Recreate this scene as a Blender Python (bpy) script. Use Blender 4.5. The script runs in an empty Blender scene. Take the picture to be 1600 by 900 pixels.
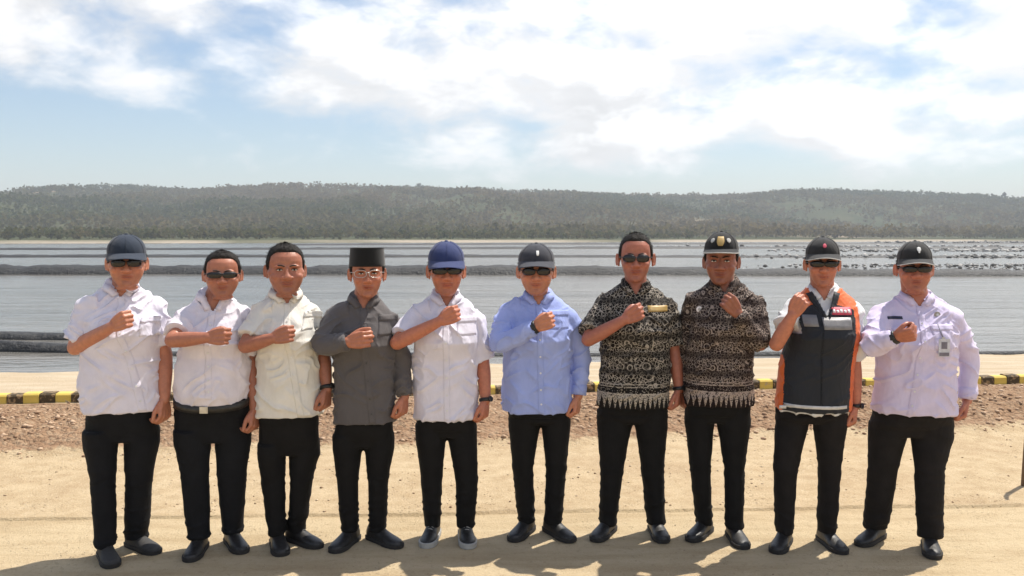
import bpy, bmesh, math, random, time
import numpy as np
from mathutils import Vector, Matrix
from mathutils.bvhtree import BVHTree

T0 = time.time()
SC = bpy.context.scene
COL = SC.collection
rad = math.radians
random.seed(7)
RNG = np.random.default_rng(11)

# ------------------------------------------------------------------ camera
CAM_H = 1.66
FPX = 1386.0                    # focal length in pixels of a 1600 px wide frame
PITCH = math.atan(78 / FPX)     # horizon sits above the middle of the frame
cd = bpy.data.cameras.new('camera')
cd.sensor_width = 36.0
cd.lens = 36.0 * FPX / 1600.0
cd.clip_start = 0.05
cd.clip_end = 20000
cam = bpy.data.objects.new('camera', cd)
COL.objects.link(cam)
cam.location = (0, 0, CAM_H)
cam.rotation_euler = (math.pi / 2 - PITCH, 0, 0)
SC.camera = cam

# ------------------------------------------------------------------ light
SUN_AZ, SUN_EL = rad(50), rad(63)      # azimuth from +Y (view direction) towards +X
SUN_DIR = Vector((math.sin(SUN_AZ) * math.cos(SUN_EL), math.cos(SUN_AZ) * math.cos(SUN_EL), math.sin(SUN_EL)))
SC.view_settings.view_transform = 'Standard'
SC.view_settings.look = 'None'
SC.view_settings.gamma = 1.0
SC.view_settings.use_curve_mapping = False
SC.view_settings.exposure = 0.32
sl = bpy.data.lights.new('sun', 'SUN')
sl.energy = 5.0
sl.angle = rad(0.55)
sl.color = (1.0, 0.94, 0.84)
so = bpy.data.objects.new('sun', sl)
COL.objects.link(so)
so.rotation_euler = (-SUN_DIR).to_track_quat('-Z', 'Y').to_euler()


class NT:
    """small helper to write node trees"""
    def __init__(self, tree):
        self.t = tree
        self.n = tree.nodes
        self.l = tree.links

    def node(self, kind, **kw):
        nd = self.n.new(kind)
        for k, v in kw.items():
            if k == 'inp':
                for kk, vv in v.items():
                    s = nd.inputs[kk]
                    if hasattr(vv, 'is_linked') or hasattr(vv, 'links'):
                        self.l.new(vv, s)
                    else:
                        s.default_value = vv
            else:
                setattr(nd, k, v)
        return nd

    def math(self, op, a, b=None, c=None, clamp=False):
        nd = self.n.new('ShaderNodeMath')
        nd.operation = op
        nd.use_clamp = clamp
        for i, v in enumerate((a, b, c)):
            if v is None:
                continue
            if hasattr(v, 'links'):
                self.l.new(v, nd.inputs[i])
            else:
                nd.inputs[i].default_value = v
        return nd.outputs[0]

    def ramp(self, fac, lo, hi, a=0.0, b=1.0, smooth=True):
        nd = self.n.new('ShaderNodeMapRange')
        nd.interpolation_type = 'SMOOTHSTEP' if smooth else 'LINEAR'
        for i, v in enumerate((fac, lo, hi, a, b)):
            if hasattr(v, 'links'):
                self.l.new(v, nd.inputs[i])
            else:
                nd.inputs[i].default_value = v
        return nd.outputs[0]

    def mix(self, fac, a, b, mode='MIX'):
        nd = self.n.new('ShaderNodeMix')
        nd.data_type = 'RGBA'
        nd.blend_type = mode
        nd.clamp_result = False
        for s, v in ((nd.inputs[0], fac), (nd.inputs[6], a), (nd.inputs[7], b)):
            if hasattr(v, 'links'):
                self.l.new(v, s)
            elif isinstance(v, (int, float)):
                s.default_value = v
            else:
                s.default_value = (v[0], v[1], v[2], 1)
        return nd.outputs[2]

    def noise(self, vec, scale, detail=4.0, rough=0.55, dist=0.0, out='Fac'):
        nd = self.n.new('ShaderNodeTexNoise')
        if vec is not None:
            self.l.new(vec, nd.inputs['Vector'])
        nd.inputs['Scale'].default_value = scale
        nd.inputs['Detail'].default_value = detail
        nd.inputs['Roughness'].default_value = rough
        nd.inputs['Distortion'].default_value = dist
        return nd.outputs[out]

    def voronoi(self, vec, scale, feature='F1', out='Distance', rand=1.0):
        nd = self.n.new('ShaderNodeTexVoronoi')
        nd.feature = feature
        self.l.new(vec, nd.inputs['Vector'])
        nd.inputs['Scale'].default_value = scale
        nd.inputs['Randomness'].default_value = rand
        return nd.outputs[out]

    def mapping(self, vec, loc=(0, 0, 0), rot=(0, 0, 0), scale=(1, 1, 1)):
        nd = self.n.new('ShaderNodeMapping')
        self.l.new(vec, nd.inputs[0])
        nd.inputs[1].default_value = loc
        nd.inputs[2].default_value = rot
        nd.inputs[3].default_value = scale
        return nd.outputs[0]

    def sep(self, vec):
        nd = self.n.new('ShaderNodeSeparateXYZ')
        self.l.new(vec, nd.inputs[0])
        return nd.outputs

    def comb(self, x, y, z):
        nd = self.n.new('ShaderNodeCombineXYZ')
        for i, v in enumerate((x, y, z)):
            if hasattr(v, 'links'):
                self.l.new(v, nd.inputs[i])
            else:
                nd.inputs[i].default_value = v
        return nd.outputs[0]

    def bump(self, h, strength=0.5, dist=0.01):
        nd = self.n.new('ShaderNodeBump')
        self.l.new(h, nd.inputs['Height'])
        nd.inputs['Strength'].default_value = strength
        nd.inputs['Distance'].default_value = dist
        return nd.outputs[0]


# ------------------------------------------------------------------ world: clear sky with fair weather cumulus
W = bpy.data.worlds.new('World')
SC.world = W
W.use_nodes = True
w = NT(W.node_tree)
w.n.clear()
wo = w.node('ShaderNodeOutputWorld')
bg = w.node('ShaderNodeBackground')
bg.inputs['Strength'].default_value = 0.100
w.l.new(bg.outputs[0], wo.inputs[0])
sky = w.node('ShaderNodeTexSky')
sky.sky_type = 'NISHITA'
sky.sun_disc = False
sky.sun_elevation = SUN_EL
sky.sun_rotation = SUN_AZ
sky.altitude = 20
sky.air_density = 1.0
sky.dust_density = 0.9
sky.ozone_density = 1.0
tc = w.node('ShaderNodeTexCoord')
dirv = tc.outputs['Generated']
sx, sy, sz = w.sep(dirv)
elev = sz
cv = w.mapping(dirv, scale=(1.0, 1.0, 2.1))
warp = w.node('ShaderNodeVectorMath', operation='SCALE')
w.l.new(w.noise(cv, 7.0, 3.0, 0.5, out='Color'), warp.inputs[0])
warp.inputs['Scale'].default_value = 0.055
cvw = w.node('ShaderNodeVectorMath', operation='ADD')
w.l.new(cv, cvw.inputs[0])
w.l.new(warp.outputs[0], cvw.inputs[1])
cvw = cvw.outputs[0]
n1 = w.noise(cvw, 6.0, 10.0, 0.55)
n2 = w.noise(w.mapping(cv, loc=(3.1, 1.7, 0.4)), 2.6, 3.0, 0.5)
# cumulus: flat bases a few degrees up, thinning towards the horizon below them and overhead (gaps show between them there)
base = w.ramp(sx, -0.5, 0.1, 0.125, 0.075, smooth=False)
cover = w.ramp(w.math('SUBTRACT', elev, base), -0.075, 0.05, -0.28, 0.085)
over = w.ramp(elev, 0.30, 0.75, 0.0, -0.15)
away = w.ramp(sx, -0.5, 0.3, -0.02, 0.05)
dens = w.math('ADD', w.math('ADD', n1, w.math('MULTIPLY', w.math('SUBTRACT', n2, 0.5), 0.42)), w.math('ADD', w.math('ADD', cover, over), away))
mask = w.ramp(dens, 0.43, 0.66)
# self shading: density a little way towards the light
n1b = w.noise(w.mapping(cvw, loc=(0.02, 0.01, 0.055)), 6.0, 7.0, 0.55)
lit = w.ramp(w.math('SUBTRACT', n1, n1b), -0.085, 0.085)
sunv = w.node('ShaderNodeVectorMath', operation='DOT_PRODUCT')
w.l.new(dirv, sunv.inputs[0])
sunv.inputs[1].default_value = SUN_DIR
glow = w.ramp(sunv.outputs['Value'], 0.05, 0.75)
thick = w.ramp(dens, 0.56, 0.80)
cb = w.math('ADD', 7.3, w.math('MULTIPLY', lit, 1.9))
cb = w.math('SUBTRACT', cb, w.math('MULTIPLY', w.math('MULTIPLY', thick, w.math('SUBTRACT', 1.0, lit)), 1.2))
cb = w.math('MULTIPLY', cb, w.math('ADD', 0.93, w.math('MULTIPLY', glow, 0.42)))
ccol = w.node('ShaderNodeVectorMath', operation='SCALE')
ccol.inputs[0].default_value = (1.0, 0.99, 0.985)
w.l.new(cb, ccol.inputs['Scale'])
skyg = w.node('ShaderNodeHueSaturation', inp={'Saturation': 1.08, 'Value': 1.18, 'Color': sky.outputs[0]})
w.l.new(w.mix(w.math('MULTIPLY', mask, 0.93), skyg.outputs[0], ccol.outputs[0]), bg.inputs['Color'])


# ------------------------------------------------------------------ numeric helpers
def hash3(ix, iy, iz, seed):
    h = (ix.astype(np.int64) * 374761393 + iy.astype(np.int64) * 668265263 + iz.astype(np.int64) * 2147483647 + seed * 974634777) & 0x7fffffff
    h = (h ^ (h >> 13)) * 1274126177 & 0x7fffffff
    h = (h ^ (h >> 16)) & 0x7fffffff
    return (h % 100003) / 100003.0


def vnoise(p, seed=0):
    p = np.asarray(p, float)
    i = np.floor(p).astype(np.int64)
    f = p - i
    f = f * f * (3 - 2 * f)
    r = 0
    for dx in (0, 1):
        wx = f[:, 0] if dx else 1 - f[:, 0]
        for dy in (0, 1):
            wy = f[:, 1] if dy else 1 - f[:, 1]
            for dz in (0, 1):
                wz = f[:, 2] if dz else 1 - f[:, 2]
                r = r + wx * wy * wz * hash3(i[:, 0] + dx, i[:, 1] + dy, i[:, 2] + dz, seed)
    return r


def fbm(p, seed=0, oct=3):
    r, a, s = 0, 0.5, 0
    p = np.asarray(p, float)
    for k in range(oct):
        r = r + a * vnoise(p, seed + k)
        s += a
        a *= 0.5
        p = p * 2.03
    return r / s


def sstep(a, b, x):
    t = np.clip((x - a) / (b - a), 0, 1)
    return t * t * (3 - 2 * t)


def unit(v):
    v = np.asarray(v, float)
    return v / (np.linalg.norm(v) + 1e-12)


def P(px, py, Y):
    """world point seen at photograph pixel (px, py) at forward distance Y"""
    a, b = (px - 800) / FPX, (py - 450) / FPX
    d = np.array([a, math.cos(PITCH) - b * math.sin(PITCH), -math.sin(PITCH) - b * math.cos(PITCH)])
    return np.array([0, 0, CAM_H]) + d * (Y / d[1])


def G(px, py, z=0.0):
    """world point on the level z seen at photograph pixel"""
    a, b = (px - 800) / FPX, (py - 450) / FPX
    d = np.array([a, math.cos(PITCH) - b * math.sin(PITCH), -math.sin(PITCH) - b * math.cos(PITCH)])
    return np.array([0, 0, CAM_H]) + d * ((z - CAM_H) / d[2])


class MB:
    """collects shapes for one mesh"""
    def __init__(self):
        self.v = []
        self.f = []
        self.c = 0

    def add(self, v, f):
        v = np.asarray(v, float).reshape(-1, 3)
        o = self.c
        self.v.append(v)
        self.f.extend([tuple(i + o for i in q) for q in f])
        self.c += len(v)
        return self

    def verts(self):
        return np.concatenate(self.v) if self.v else np.zeros((0, 3))

    def loft(self, rings, cap=True):
        n = len(rings[0])
        f = []
        for k in range(len(rings) - 1):
            for i in range(n):
                j = (i + 1) % n
                f.append((k * n + i, k * n + j, (k + 1) * n + j, (k + 1) * n + i))
        if cap:
            f.append(tuple(range(n - 1, -1, -1)))
            f.append(tuple((len(rings) - 1) * n + i for i in range(n)))
        return self.add(np.concatenate(rings), f)

    def tube(self, pts, radii, n=14, cap=True, flat=None):
        pts = [np.asarray(p, float) for p in pts]
        rings = []
        ref = None
        for i, p in enumerate(pts):
            t = unit(pts[min(i + 1, len(pts) - 1)] - pts[max(i - 1, 0)])
            if ref is None:
                ref = np.array([0, 1, 0]) if abs(t[1]) < 0.9 else np.array([1, 0, 0])
            u = unit(np.cross(t, ref))
            v = np.cross(u, t)
            ref = v
            r = radii[i] if hasattr(radii, '__len__') else radii
            ra, rb = r if hasattr(r, '__len__') else (r, r)
            a = np.linspace(0, 2 * math.pi, n, endpoint=False)
            rings.append(p + np.outer(np.cos(a) * ra, u) + np.outer(np.sin(a) * rb, v))
        return self.loft(rings, cap)

    def chain(self, pts, radii, n=12, steps=3, **k):
        """tube along a smoothed path with rounded ends"""
        pts = np.asarray(pts, float)
        q, r = smooth_path(pts, radii, steps)
        # rounded ends
        d0, d1 = unit(q[0] - q[1]), unit(q[-1] - q[-2])
        q = [q[0] + d0 * r[0] * 0.85, q[0] + d0 * r[0] * 0.5] + list(q) + [q[-1] + d1 * r[-1] * 0.5, q[-1] + d1 * r[-1] * 0.85]
        r = [r[0] * 0.45, r[0] * 0.85] + list(r) + [r[-1] * 0.85, r[-1] * 0.45]
        return self.tube(q, r, n, **k)

    def ellipsoid(self, c, r, nu=16, nv=10, rot=None):
        c = np.asarray(c, float)
        rings = []
        for k in range(1, nv):
            t = math.pi * k / nv
            a = np.linspace(0, 2 * math.pi, nu, endpoint=False)
            ring = np.stack([np.cos(a) * math.sin(t) * r[0], np.sin(a) * math.sin(t) * r[1], np.full(nu, -math.cos(t) * r[2])], 1)
            if rot is not None:
                ring = ring @ np.asarray(rot).T
            rings.append(c + ring)
        return self.loft(rings)

    def box(self, c, s, rot=None):
        v = np.array([[x, y, z] for x in (-.5, .5) for y in (-.5, .5) for z in (-.5, .5)]) * np.asarray(s, float)
        if rot is not None:
            v = v @ np.asarray(rot).T
        return self.add(v + np.asarray(c, float), [(0, 1, 3, 2), (4, 6, 7, 5), (0, 4, 5, 1), (2, 3, 7, 6), (0, 2, 6, 4), (1, 5, 7, 3)])

    def shell(self, grid, offs):
        """grid (m,n,3) and per-point offset vectors: closed plate with thickness"""
        grid = np.asarray(grid, float)
        m, n = grid.shape[:2]
        a = grid.reshape(-1, 3)
        b = (grid + offs).reshape(-1, 3)
        N = m * n
        f = []
        for i in range(m - 1):
            for j in range(n - 1):
                q = (i * n + j, i * n + j + 1, (i + 1) * n + j + 1, (i + 1) * n + j)
                f.append(q)
                f.append(tuple(x + N for x in q[::-1]))
        bd = [j for j in range(n)] + [i * n + n - 1 for i in range(1, m)] + [(m - 1) * n + j for j in range(n - 2, -1, -1)] + [i * n for i in range(m - 2, 0, -1)]
        for k in range(len(bd)):
            p, q = bd[k], bd[(k + 1) % len(bd)]
            f.append((q, p, p + N, q + N))
        return self.add(np.concatenate([a, b]), f)

    def build(self, name, mat, parent=None, smooth=True, loc=None):
        return mk(name, self.verts(), self.f, mat, parent, smooth, loc)


def smooth_path(pts, radii, steps=3):
    """corner-cut polyline, radii interpolated"""
    pts = np.asarray(pts, float)
    q = [pts[0]]
    r = [radii[0]]
    for i in range(1, len(pts) - 1):
        a, b, c = pts[i - 1], pts[i], pts[i + 1]
        for s in np.linspace(0, 1, steps + 2):
            p0 = b + (a - b) * 0.35
            p1 = b + (c - b) * 0.35
            p = (1 - s) ** 2 * p0 + 2 * s * (1 - s) * b + s * s * p1
            rr = radii[i] + (radii[i - 1] - radii[i]) * 0.35 * (1 - s) ** 2 + (radii[i + 1] - radii[i]) * 0.35 * s * s
            q.append(p)
            r.append(rr)
    q.append(pts[-1])
    r.append(radii[-1])
    return q, r


def mk(name, v, f, mat, parent=None, smooth=True, loc=None):
    me = bpy.data.meshes.new(name)
    me.from_pydata(np.asarray(v).tolist(), [], [tuple(int(i) for i in q) for q in f])
    bm = bmesh.new()
    bm.from_mesh(me)
    bmesh.ops.recalc_face_normals(bm, faces=bm.faces)
    bm.to_mesh(me)
    bm.free()
    return link(name, me, mat, parent, smooth, loc)


def link(name, me, mat, parent=None, smooth=True, loc=None):
    if mat is not None:
        for m in (mat if isinstance(mat, (list, tuple)) else [mat]):
            me.materials.append(m)
    if smooth is True:
        me.polygons.foreach_set('use_smooth', np.ones(len(me.polygons), bool))
    elif smooth:
        me.polygons.foreach_set('use_smooth', np.ones(len(me.polygons), bool))
        me.set_sharp_from_angle(angle=smooth)
    o = bpy.data.objects.new(name, me)
    COL.objects.link(o)
    if parent is not None:
        o.parent = parent
    if loc is not None:
        o.location = loc
    return o


def quads(v, f, name='stuff'):
    """fast mesh from numpy arrays of verts and same-size faces"""
    me = bpy.data.meshes.new(name)
    f = np.asarray(f, np.int32)
    k = f.shape[1]
    me.vertices.add(len(v))
    me.vertices.foreach_set('co', np.asarray(v, np.float32).ravel())
    me.loops.add(f.size)
    me.loops.foreach_set('vertex_index', f.ravel())
    me.polygons.add(len(f))
    me.polygons.foreach_set('loop_start', np.arange(0, f.size, k, dtype=np.int32))
    me.update(calc_edges=True)
    me.validate()
    return me


def remesh(mb, voxel, smooth=3, decim=None):
    """union of the closed shapes as one continuous surface; returns a mesh"""
    me = bpy.data.meshes.new('tmp')
    me.from_pydata(mb.verts().tolist(), [], mb.f)
    o = bpy.data.objects.new('tmp', me)
    COL.objects.link(o)
    m = o.modifiers.new('r', 'REMESH')
    m.mode = 'VOXEL'
    m.voxel_size = voxel
    if smooth:
        s = o.modifiers.new('s', 'SMOOTH')
        s.factor = 0.5
        s.iterations = smooth
    if decim:
        d = o.modifiers.new('d', 'DECIMATE')
        d.ratio = decim
    dg = bpy.context.evaluated_depsgraph_get()
    out = bpy.data.meshes.new_from_object(o.evaluated_get(dg))
    bpy.data.objects.remove(o)
    bpy.data.meshes.remove(me)
    return out


def get_co(me):
    a = np.empty(len(me.vertices) * 3, np.float32)
    me.vertices.foreach_get('co', a)
    return a.reshape(-1, 3).astype(float)


def get_no(me):
    a = np.empty(len(me.vertices) * 3, np.float32)
    me.vertices.foreach_get('normal', a)
    return a.reshape(-1, 3).astype(float)


def set_co(me, v):
    me.vertices.foreach_set('co', np.asarray(v, np.float32).ravel())
    me.update()


def tag(o, label=None, cat=None, group=None, kind=None):
    for k, v in (('label', label), ('category', cat), ('group', group), ('kind', kind)):
        if v:
            o[k] = v
    return o


def empty(name, loc):
    o = bpy.data.objects.new(name, None)
    o.empty_display_size = 0.2
    o.location = loc
    COL.objects.link(o)
    return o


# ------------------------------------------------------------------ materials
MATS = {}


def new_mat(name):
    m = bpy.data.materials.new(name)
    m.use_nodes = True
    t = NT(m.node_tree)
    bs = t.n['Principled BSDF']
    return m, t, bs


def simple(name, col, rough=0.6, metal=0.0, var=0.12, scale=30, bump=0.15, spec=0.5, bdist=0.004):
    if name in MATS:
        return MATS[name]
    m, t, bs = new_mat(name)
    co = t.node('ShaderNodeTexCoord').outputs['Object']
    nz = t.noise(co, scale, 4)
    f = t.ramp(nz, 0.3, 0.7, 1 - var, 1 + var)
    sc = t.node('ShaderNodeVectorMath', operation='SCALE')
    sc.inputs[0].default_value = col
    t.l.new(f, sc.inputs['Scale'])
    t.l.new(sc.outputs[0], bs.inputs['Base Color'])
    bs.inputs['Roughness'].default_value = rough
    bs.inputs['Metallic'].default_value = metal
    bs.inputs['Specular IOR Level'].default_value = spec
    if bump:
        t.l.new(t.bump(t.noise(co, scale * 3, 3), bump, bdist), bs.inputs['Normal'])
    MATS[name] = m
    return m


def cloth(name, col, rough=0.85, crease=0.17, sheen=0.15, var=0.05):
    if name in MATS:
        return MATS[name]
    m, t, bs = new_mat(name)
    co = t.node('ShaderNodeTexCoord').outputs['Object']
    nz = t.noise(co, 12, 5)
    f = t.ramp(nz, 0.3, 0.7, 1 - var, 1 + var)
    sc = t.node('ShaderNodeVectorMath', operation='SCALE')
    sc.inputs[0].default_value = col
    t.l.new(f, sc.inputs['Scale'])
    t.l.new(sc.outputs[0], bs.inputs['Base Color'])
    bs.inputs['Roughness'].default_value = rough
    bs.inputs['Specular IOR Level'].default_value = 0.25
    bs.inputs['Sheen Weight'].default_value = sheen
    c1 = t.noise(t.mapping(co, rot=(0.3, 0.7, 0.2), scale=(1, 1, 0.35)), 15, 2, 0.5, 0.5)
    c2 = t.noise(t.mapping(co, rot=(0.2, -0.6, 0.1), scale=(1, 1, 0.4)), 19, 2, 0.5, 0.5)
    rdg = lambda n_: t.math('POWER', t.math('SUBTRACT', 1.0, t.math('ABSOLUTE', t.math('SUBTRACT', t.math('MULTIPLY', n_, 2.0), 1.0))), 6.0)
    b1 = t.math('ADD', t.math('MULTIPLY', t.math('ADD', rdg(c1), rdg(c2)), 0.6), t.noise(t.mapping(co, rot=(0.3, 0.5, 0.2), scale=(1, 1, 0.45)), 34, 4, 0.55, 0.6))
    b2 = t.noise(co, 320, 2)
    h = t.math('ADD', b1, t.math('MULTIPLY', b2, 0.10))
    t.l.new(t.bump(h, crease, 0.012), bs.inputs['Normal'])
    MATS[name] = m
    return m


def skin_mat(name, col):
    m, t, bs = new_mat(name)
    co = t.node('ShaderNodeTexCoord').outputs['Object']
    at = t.node('ShaderNodeAttribute', attribute_name='tint')
    nz = t.noise(co, 45, 4)
    col = (col[0] * 1.13, col[1] * 0.98, col[2] * 0.98)
    base = t.mix(t.ramp(nz, 0.3, 0.75), [c * 0.9 for c in col], [min(1, c * 1.1) for c in col])
    t.l.new(t.mix(1.0, base, at.outputs['Color'], 'MULTIPLY'), bs.inputs['Base Color'])
    bs.inputs['Roughness'].default_value = 0.42
    bs.inputs['Specular IOR Level'].default_value = 0.4
    bs.inputs['Subsurface Weight'].default_value = 0.12
    bs.inputs['Subsurface Radius'].default_value = (1.0, 0.35, 0.2)
    bs.inputs['Subsurface Scale'].default_value = 0.006
    t.l.new(t.bump(t.noise(co, 260, 3), 0.2, 0.002), bs.inputs['Normal'])
    return m


def hair_mat():
    m, t, bs = new_mat('hair')
    co = t.node('ShaderNodeTexCoord').outputs['Object']
    nz = t.noise(t.mapping(co, scale=(1, 1, 0.25)), 300, 3)
    t.l.new(t.mix(nz, (0.008, 0.007, 0.006), (0.03, 0.024, 0.02)), bs.inputs['Base Color'])
    bs.inputs['Roughness'].default_value = 0.65
    bs.inputs['Specular IOR Level'].default_value = 0.25
    t.l.new(t.bump(nz, 0.9, 0.006), bs.inputs['Normal'])
    return m


def batik_mat(name, hem, xc, ground, cream, s, seed):
    """dark cloth printed with cream motifs, a dotted field and a border of pointed leaves above the hem (flat print)"""
    m, t, bs = new_mat(name)
    co = t.node('ShaderNodeTexCoord').outputs['Object']
    x, y, z = t.sep(co)
    p = t.comb(t.math('SUBTRACT', x, xc), t.math('MULTIPLY', y, 0.8), z)
    # field: mirrored flower rings on a half-drop lattice
    wp = t.node('ShaderNodeVectorMath', operation='ADD')
    t.l.new(p, wp.inputs[0])
    wn = t.noise(p, 30, 2, out='Color')
    wsc = t.node('ShaderNodeVectorMath', operation='SCALE')
    t.l.new(wn, wsc.inputs[0])
    wsc.inputs['Scale'].default_value = 0.012
    t.l.new(wsc.outputs[0], wp.inputs[1])
    q = wp.outputs[0]
    v1 = t.voronoi(t.mapping(q, loc=(seed, 0, 0)), s, rand=0.55)
    ring = t.ramp(t.math('SINE', t.math('MULTIPLY', v1, 19.0)), 0.55, 0.85)
    v2 = t.voronoi(t.mapping(q, loc=(0, seed, 0)), s * 2.6, 'DISTANCE_TO_EDGE')
    line = t.ramp(v2, 0.035, 0.08, 1, 0)
    dots = t.ramp(t.voronoi(q, s * 5.5), 0.22, 0.36, 1, 0)
    keep = t.ramp(t.voronoi(t.mapping(q, loc=(seed, 0, 0)), s * .42, rand=0.35), 0.33, 0.42, 1, 0)
    f = t.math('MAXIMUM', t.math('MULTIPLY', ring, keep), t.math('MULTIPLY', t.math('MAXIMUM', line, dots), t.math('SUBTRACT', 1.0, t.math('MULTIPLY', keep, 0.7))))
    f = t.math('MULTIPLY', f, 0.85)
    bandz = t.ramp(t.math('PINGPONG', t.math('ADD', z, 0.03), 0.048), 0.010, 0.022, 0.35, 1.0)
    f = t.math('MULTIPLY', f, bandz)
    # border
    hz = t.math('SUBTRACT', z, hem)
    tri = t.math('PINGPONG', t.math('ADD', t.math('MULTIPLY', x, 1.0), 5.0), 0.0135)
    leaf = t.math('LESS_THAN', t.math('MULTIPLY', tri, 5.2), hz)
    leaf = t.math('MULTIPLY', leaf, t.ramp(t.noise(q, 150, 2), 0.35, 0.55))
    inborder = t.math('LESS_THAN', hz, 0.082)
    f = t.mix(inborder, f, leaf)
    for z0, z1 in ((0.082, 0.089), (0.120, 0.124), (0.136, 0.140)):
        b = t.math('MULTIPLY', t.math('GREATER_THAN', hz, z0), t.math('LESS_THAN', hz, z1))
        f = t.mix(b, f, t.ramp(t.noise(q, 90, 2), 0.3, 0.5))
    band = t.math('MULTIPLY', t.math('GREATER_THAN', hz, 0.089), t.math('LESS_THAN', hz, 0.120))
    f = t.mix(band, f, t.math('MULTIPLY', dots, 0.8))
    col = t.mix(t.noise(co, 25, 3), [c * 0.7 for c in ground], ground)
    t.l.new(t.mix(f, col, cream), bs.inputs['Base Color'])
    bs.inputs['Roughness'].default_value = 0.85
    bs.inputs['Specular IOR Level'].default_value = 0.2
    b1 = t.noise(t.mapping(co, rot=(0.3, 0.5, 0.2), scale=(1, 1, 0.45)), 34, 4, 0.55, 0.6)
    t.l.new(t.bump(b1, 0.35, 0.012), bs.inputs['Normal'])
    return m


def lens_mat():
    m, t, bs = new_mat('dark_lens')
    bs.inputs['Base Color'].default_value = (0.012, 0.008, 0.008, 1)
    bs.inputs['Roughness'].default_value = 0.08
    co = t.node('ShaderNodeTexCoord').outputs['Object']
    t.l.new(t.ramp(t.noise(co, 20, 2), 0.3, 0.7, 0.06, 0.12), bs.inputs['Roughness'])
    return m


HAIR = hair_mat()
LENS = lens_mat()
BLACKTRIM = simple('black_trim', (0.012, 0.012, 0.013), 0.4, var=0.2)
EYEW = simple('eye_white', (0.6, 0.57, 0.53), 0.25, bump=0)
IRIS = simple('eye_iris', (0.02, 0.01, 0.007), 0.15, bump=0)
SHOE = simple('black_leather', (0.018, 0.0165, 0.0155), 0.42, var=0.45, bump=0.3, scale=60)
SHOE_G = simple('grey_suede', (0.035, 0.033, 0.032), 0.75, bump=0.3, scale=60)
SOLE = simple('rubber_sole', (0.02, 0.018, 0.017), 0.8)
SOLE_W = simple('white_rubber', (0.36, 0.35, 0.33), 0.7)
STEEL = simple('steel', (0.55, 0.54, 0.52), 0.3, 1.0)

# ------------------------------------------------------------------ setting: ground
LV = np.array([-40, 0, 5.27, 7.25, 9.39, 11.3, 20])
LS = np.array([0.03, 0.03, 0.045, 0.123, 0.112, 0.133, 0.133])


def vy(v, x):
    """forward distance of ground row v at lateral x (rows follow kerb, gravel and bank lines)"""
    return v + np.interp(v, LV, LS) * np.clip(x, -45, 45)


def ground_z(v, x):
    p = np.stack([x, v, np.zeros_like(x)], 1)
    n = fbm(p * 1.3, 3, 4) - 0.5
    f = fbm(p * 9, 8, 3) - 0.5
    z = n * 0.012
    step = sstep(5.262, 5.268, v + 0.018 * (vnoise(p * [2.2, 0, 0], 5) - .5) + 0.01 * (vnoise(p * [9, 0, 0], 6) - .5))
    z = z + step * (0.016 + f * 0.012)
    edge = 7.02 + 0.35 * (fbm(p * [1.1, 0.0, 0], 21, 3) - .5)
    g = sstep(edge - 0.15, edge + 0.3, v) * (1 - sstep(9.18, 9.30, v))
    lowk = 1 - 0.8 * sstep(8.55, 9.05, v)
    z = z + g * lowk * (0.075 + 0.09 * n + 0.075 * f + 0.05 * sstep(7.2, 7.7, v) * (1 - sstep(7.7, 8.6, v)))
    wk = sstep(9.33, 9.43, v)
    z = z * (1 - wk) + wk * (0.075 + n * 0.02)
    b = sstep(11.2, 11.75, v + 0.25 * (fbm(p * [1.6, 1.6, 0], 31, 3) - .5))
    z = z - b * 0.5 - sstep(11.9, 16, v) * 1.2
    return z, g, wk


def axis(parts):
    r = []
    for a, b, s in parts:
        r.append(np.arange(a, b, s))
    return np.concatenate(r + [[parts[-1][1]]])


xs = axis([(-420, -60, 40), (-60, -20, 5), (-20, -8, 0.6), (-8, 8, 0.055), (8, 20, 0.6), (20, 60, 5), (60, 420, 40)])
vs = np.concatenate([axis([(-60, -10, 10), (-10, 0, 1), (0, 2.6, 0.3), (2.6, 5.2, 0.055)]), [5.23, 5.25, 5.258, 5.265, 5.272, 5.285, 5.31, 5.35],
                     axis([(5.4, 9.2, 0.05), (9.2, 9.5, 0.03), (9.5, 11.0, 0.08), (11.0, 12.2, 0.04), (12.2, 16.5, 0.5)])])
XX, VV = np.meshgrid(xs, vs)
x_, v_ = XX.ravel(), VV.ravel()
z_, gr_, wk_ = ground_z(v_, x_)
nx_, nv_ = len(xs), len(vs)
idx = np.arange(nx_ * nv_).reshape(nv_, nx_)
fq = np.stack([idx[:-1, :-1], idx[:-1, 1:], idx[1:, 1:], idx[1:, :-1]], -1).reshape(-1, 4)
gme = quads(np.stack([x_, vy(v_, x_), z_], 1), fq, 'ground')
at = gme.attributes.new('zone', 'FLOAT_COLOR', 'POINT')
apron = 1 - sstep(5.25, 5.29, v_)
bank = sstep(11.17, 11.45, v_ + 0.3 * (fbm(np.stack([x_, v_, 0 * x_], 1) * [1.6, 1.6, 0], 31, 3) - .5))
at.data.foreach_set('color', np.stack([gr_, wk_, apron, bank], 1).astype(np.float32).ravel())

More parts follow.
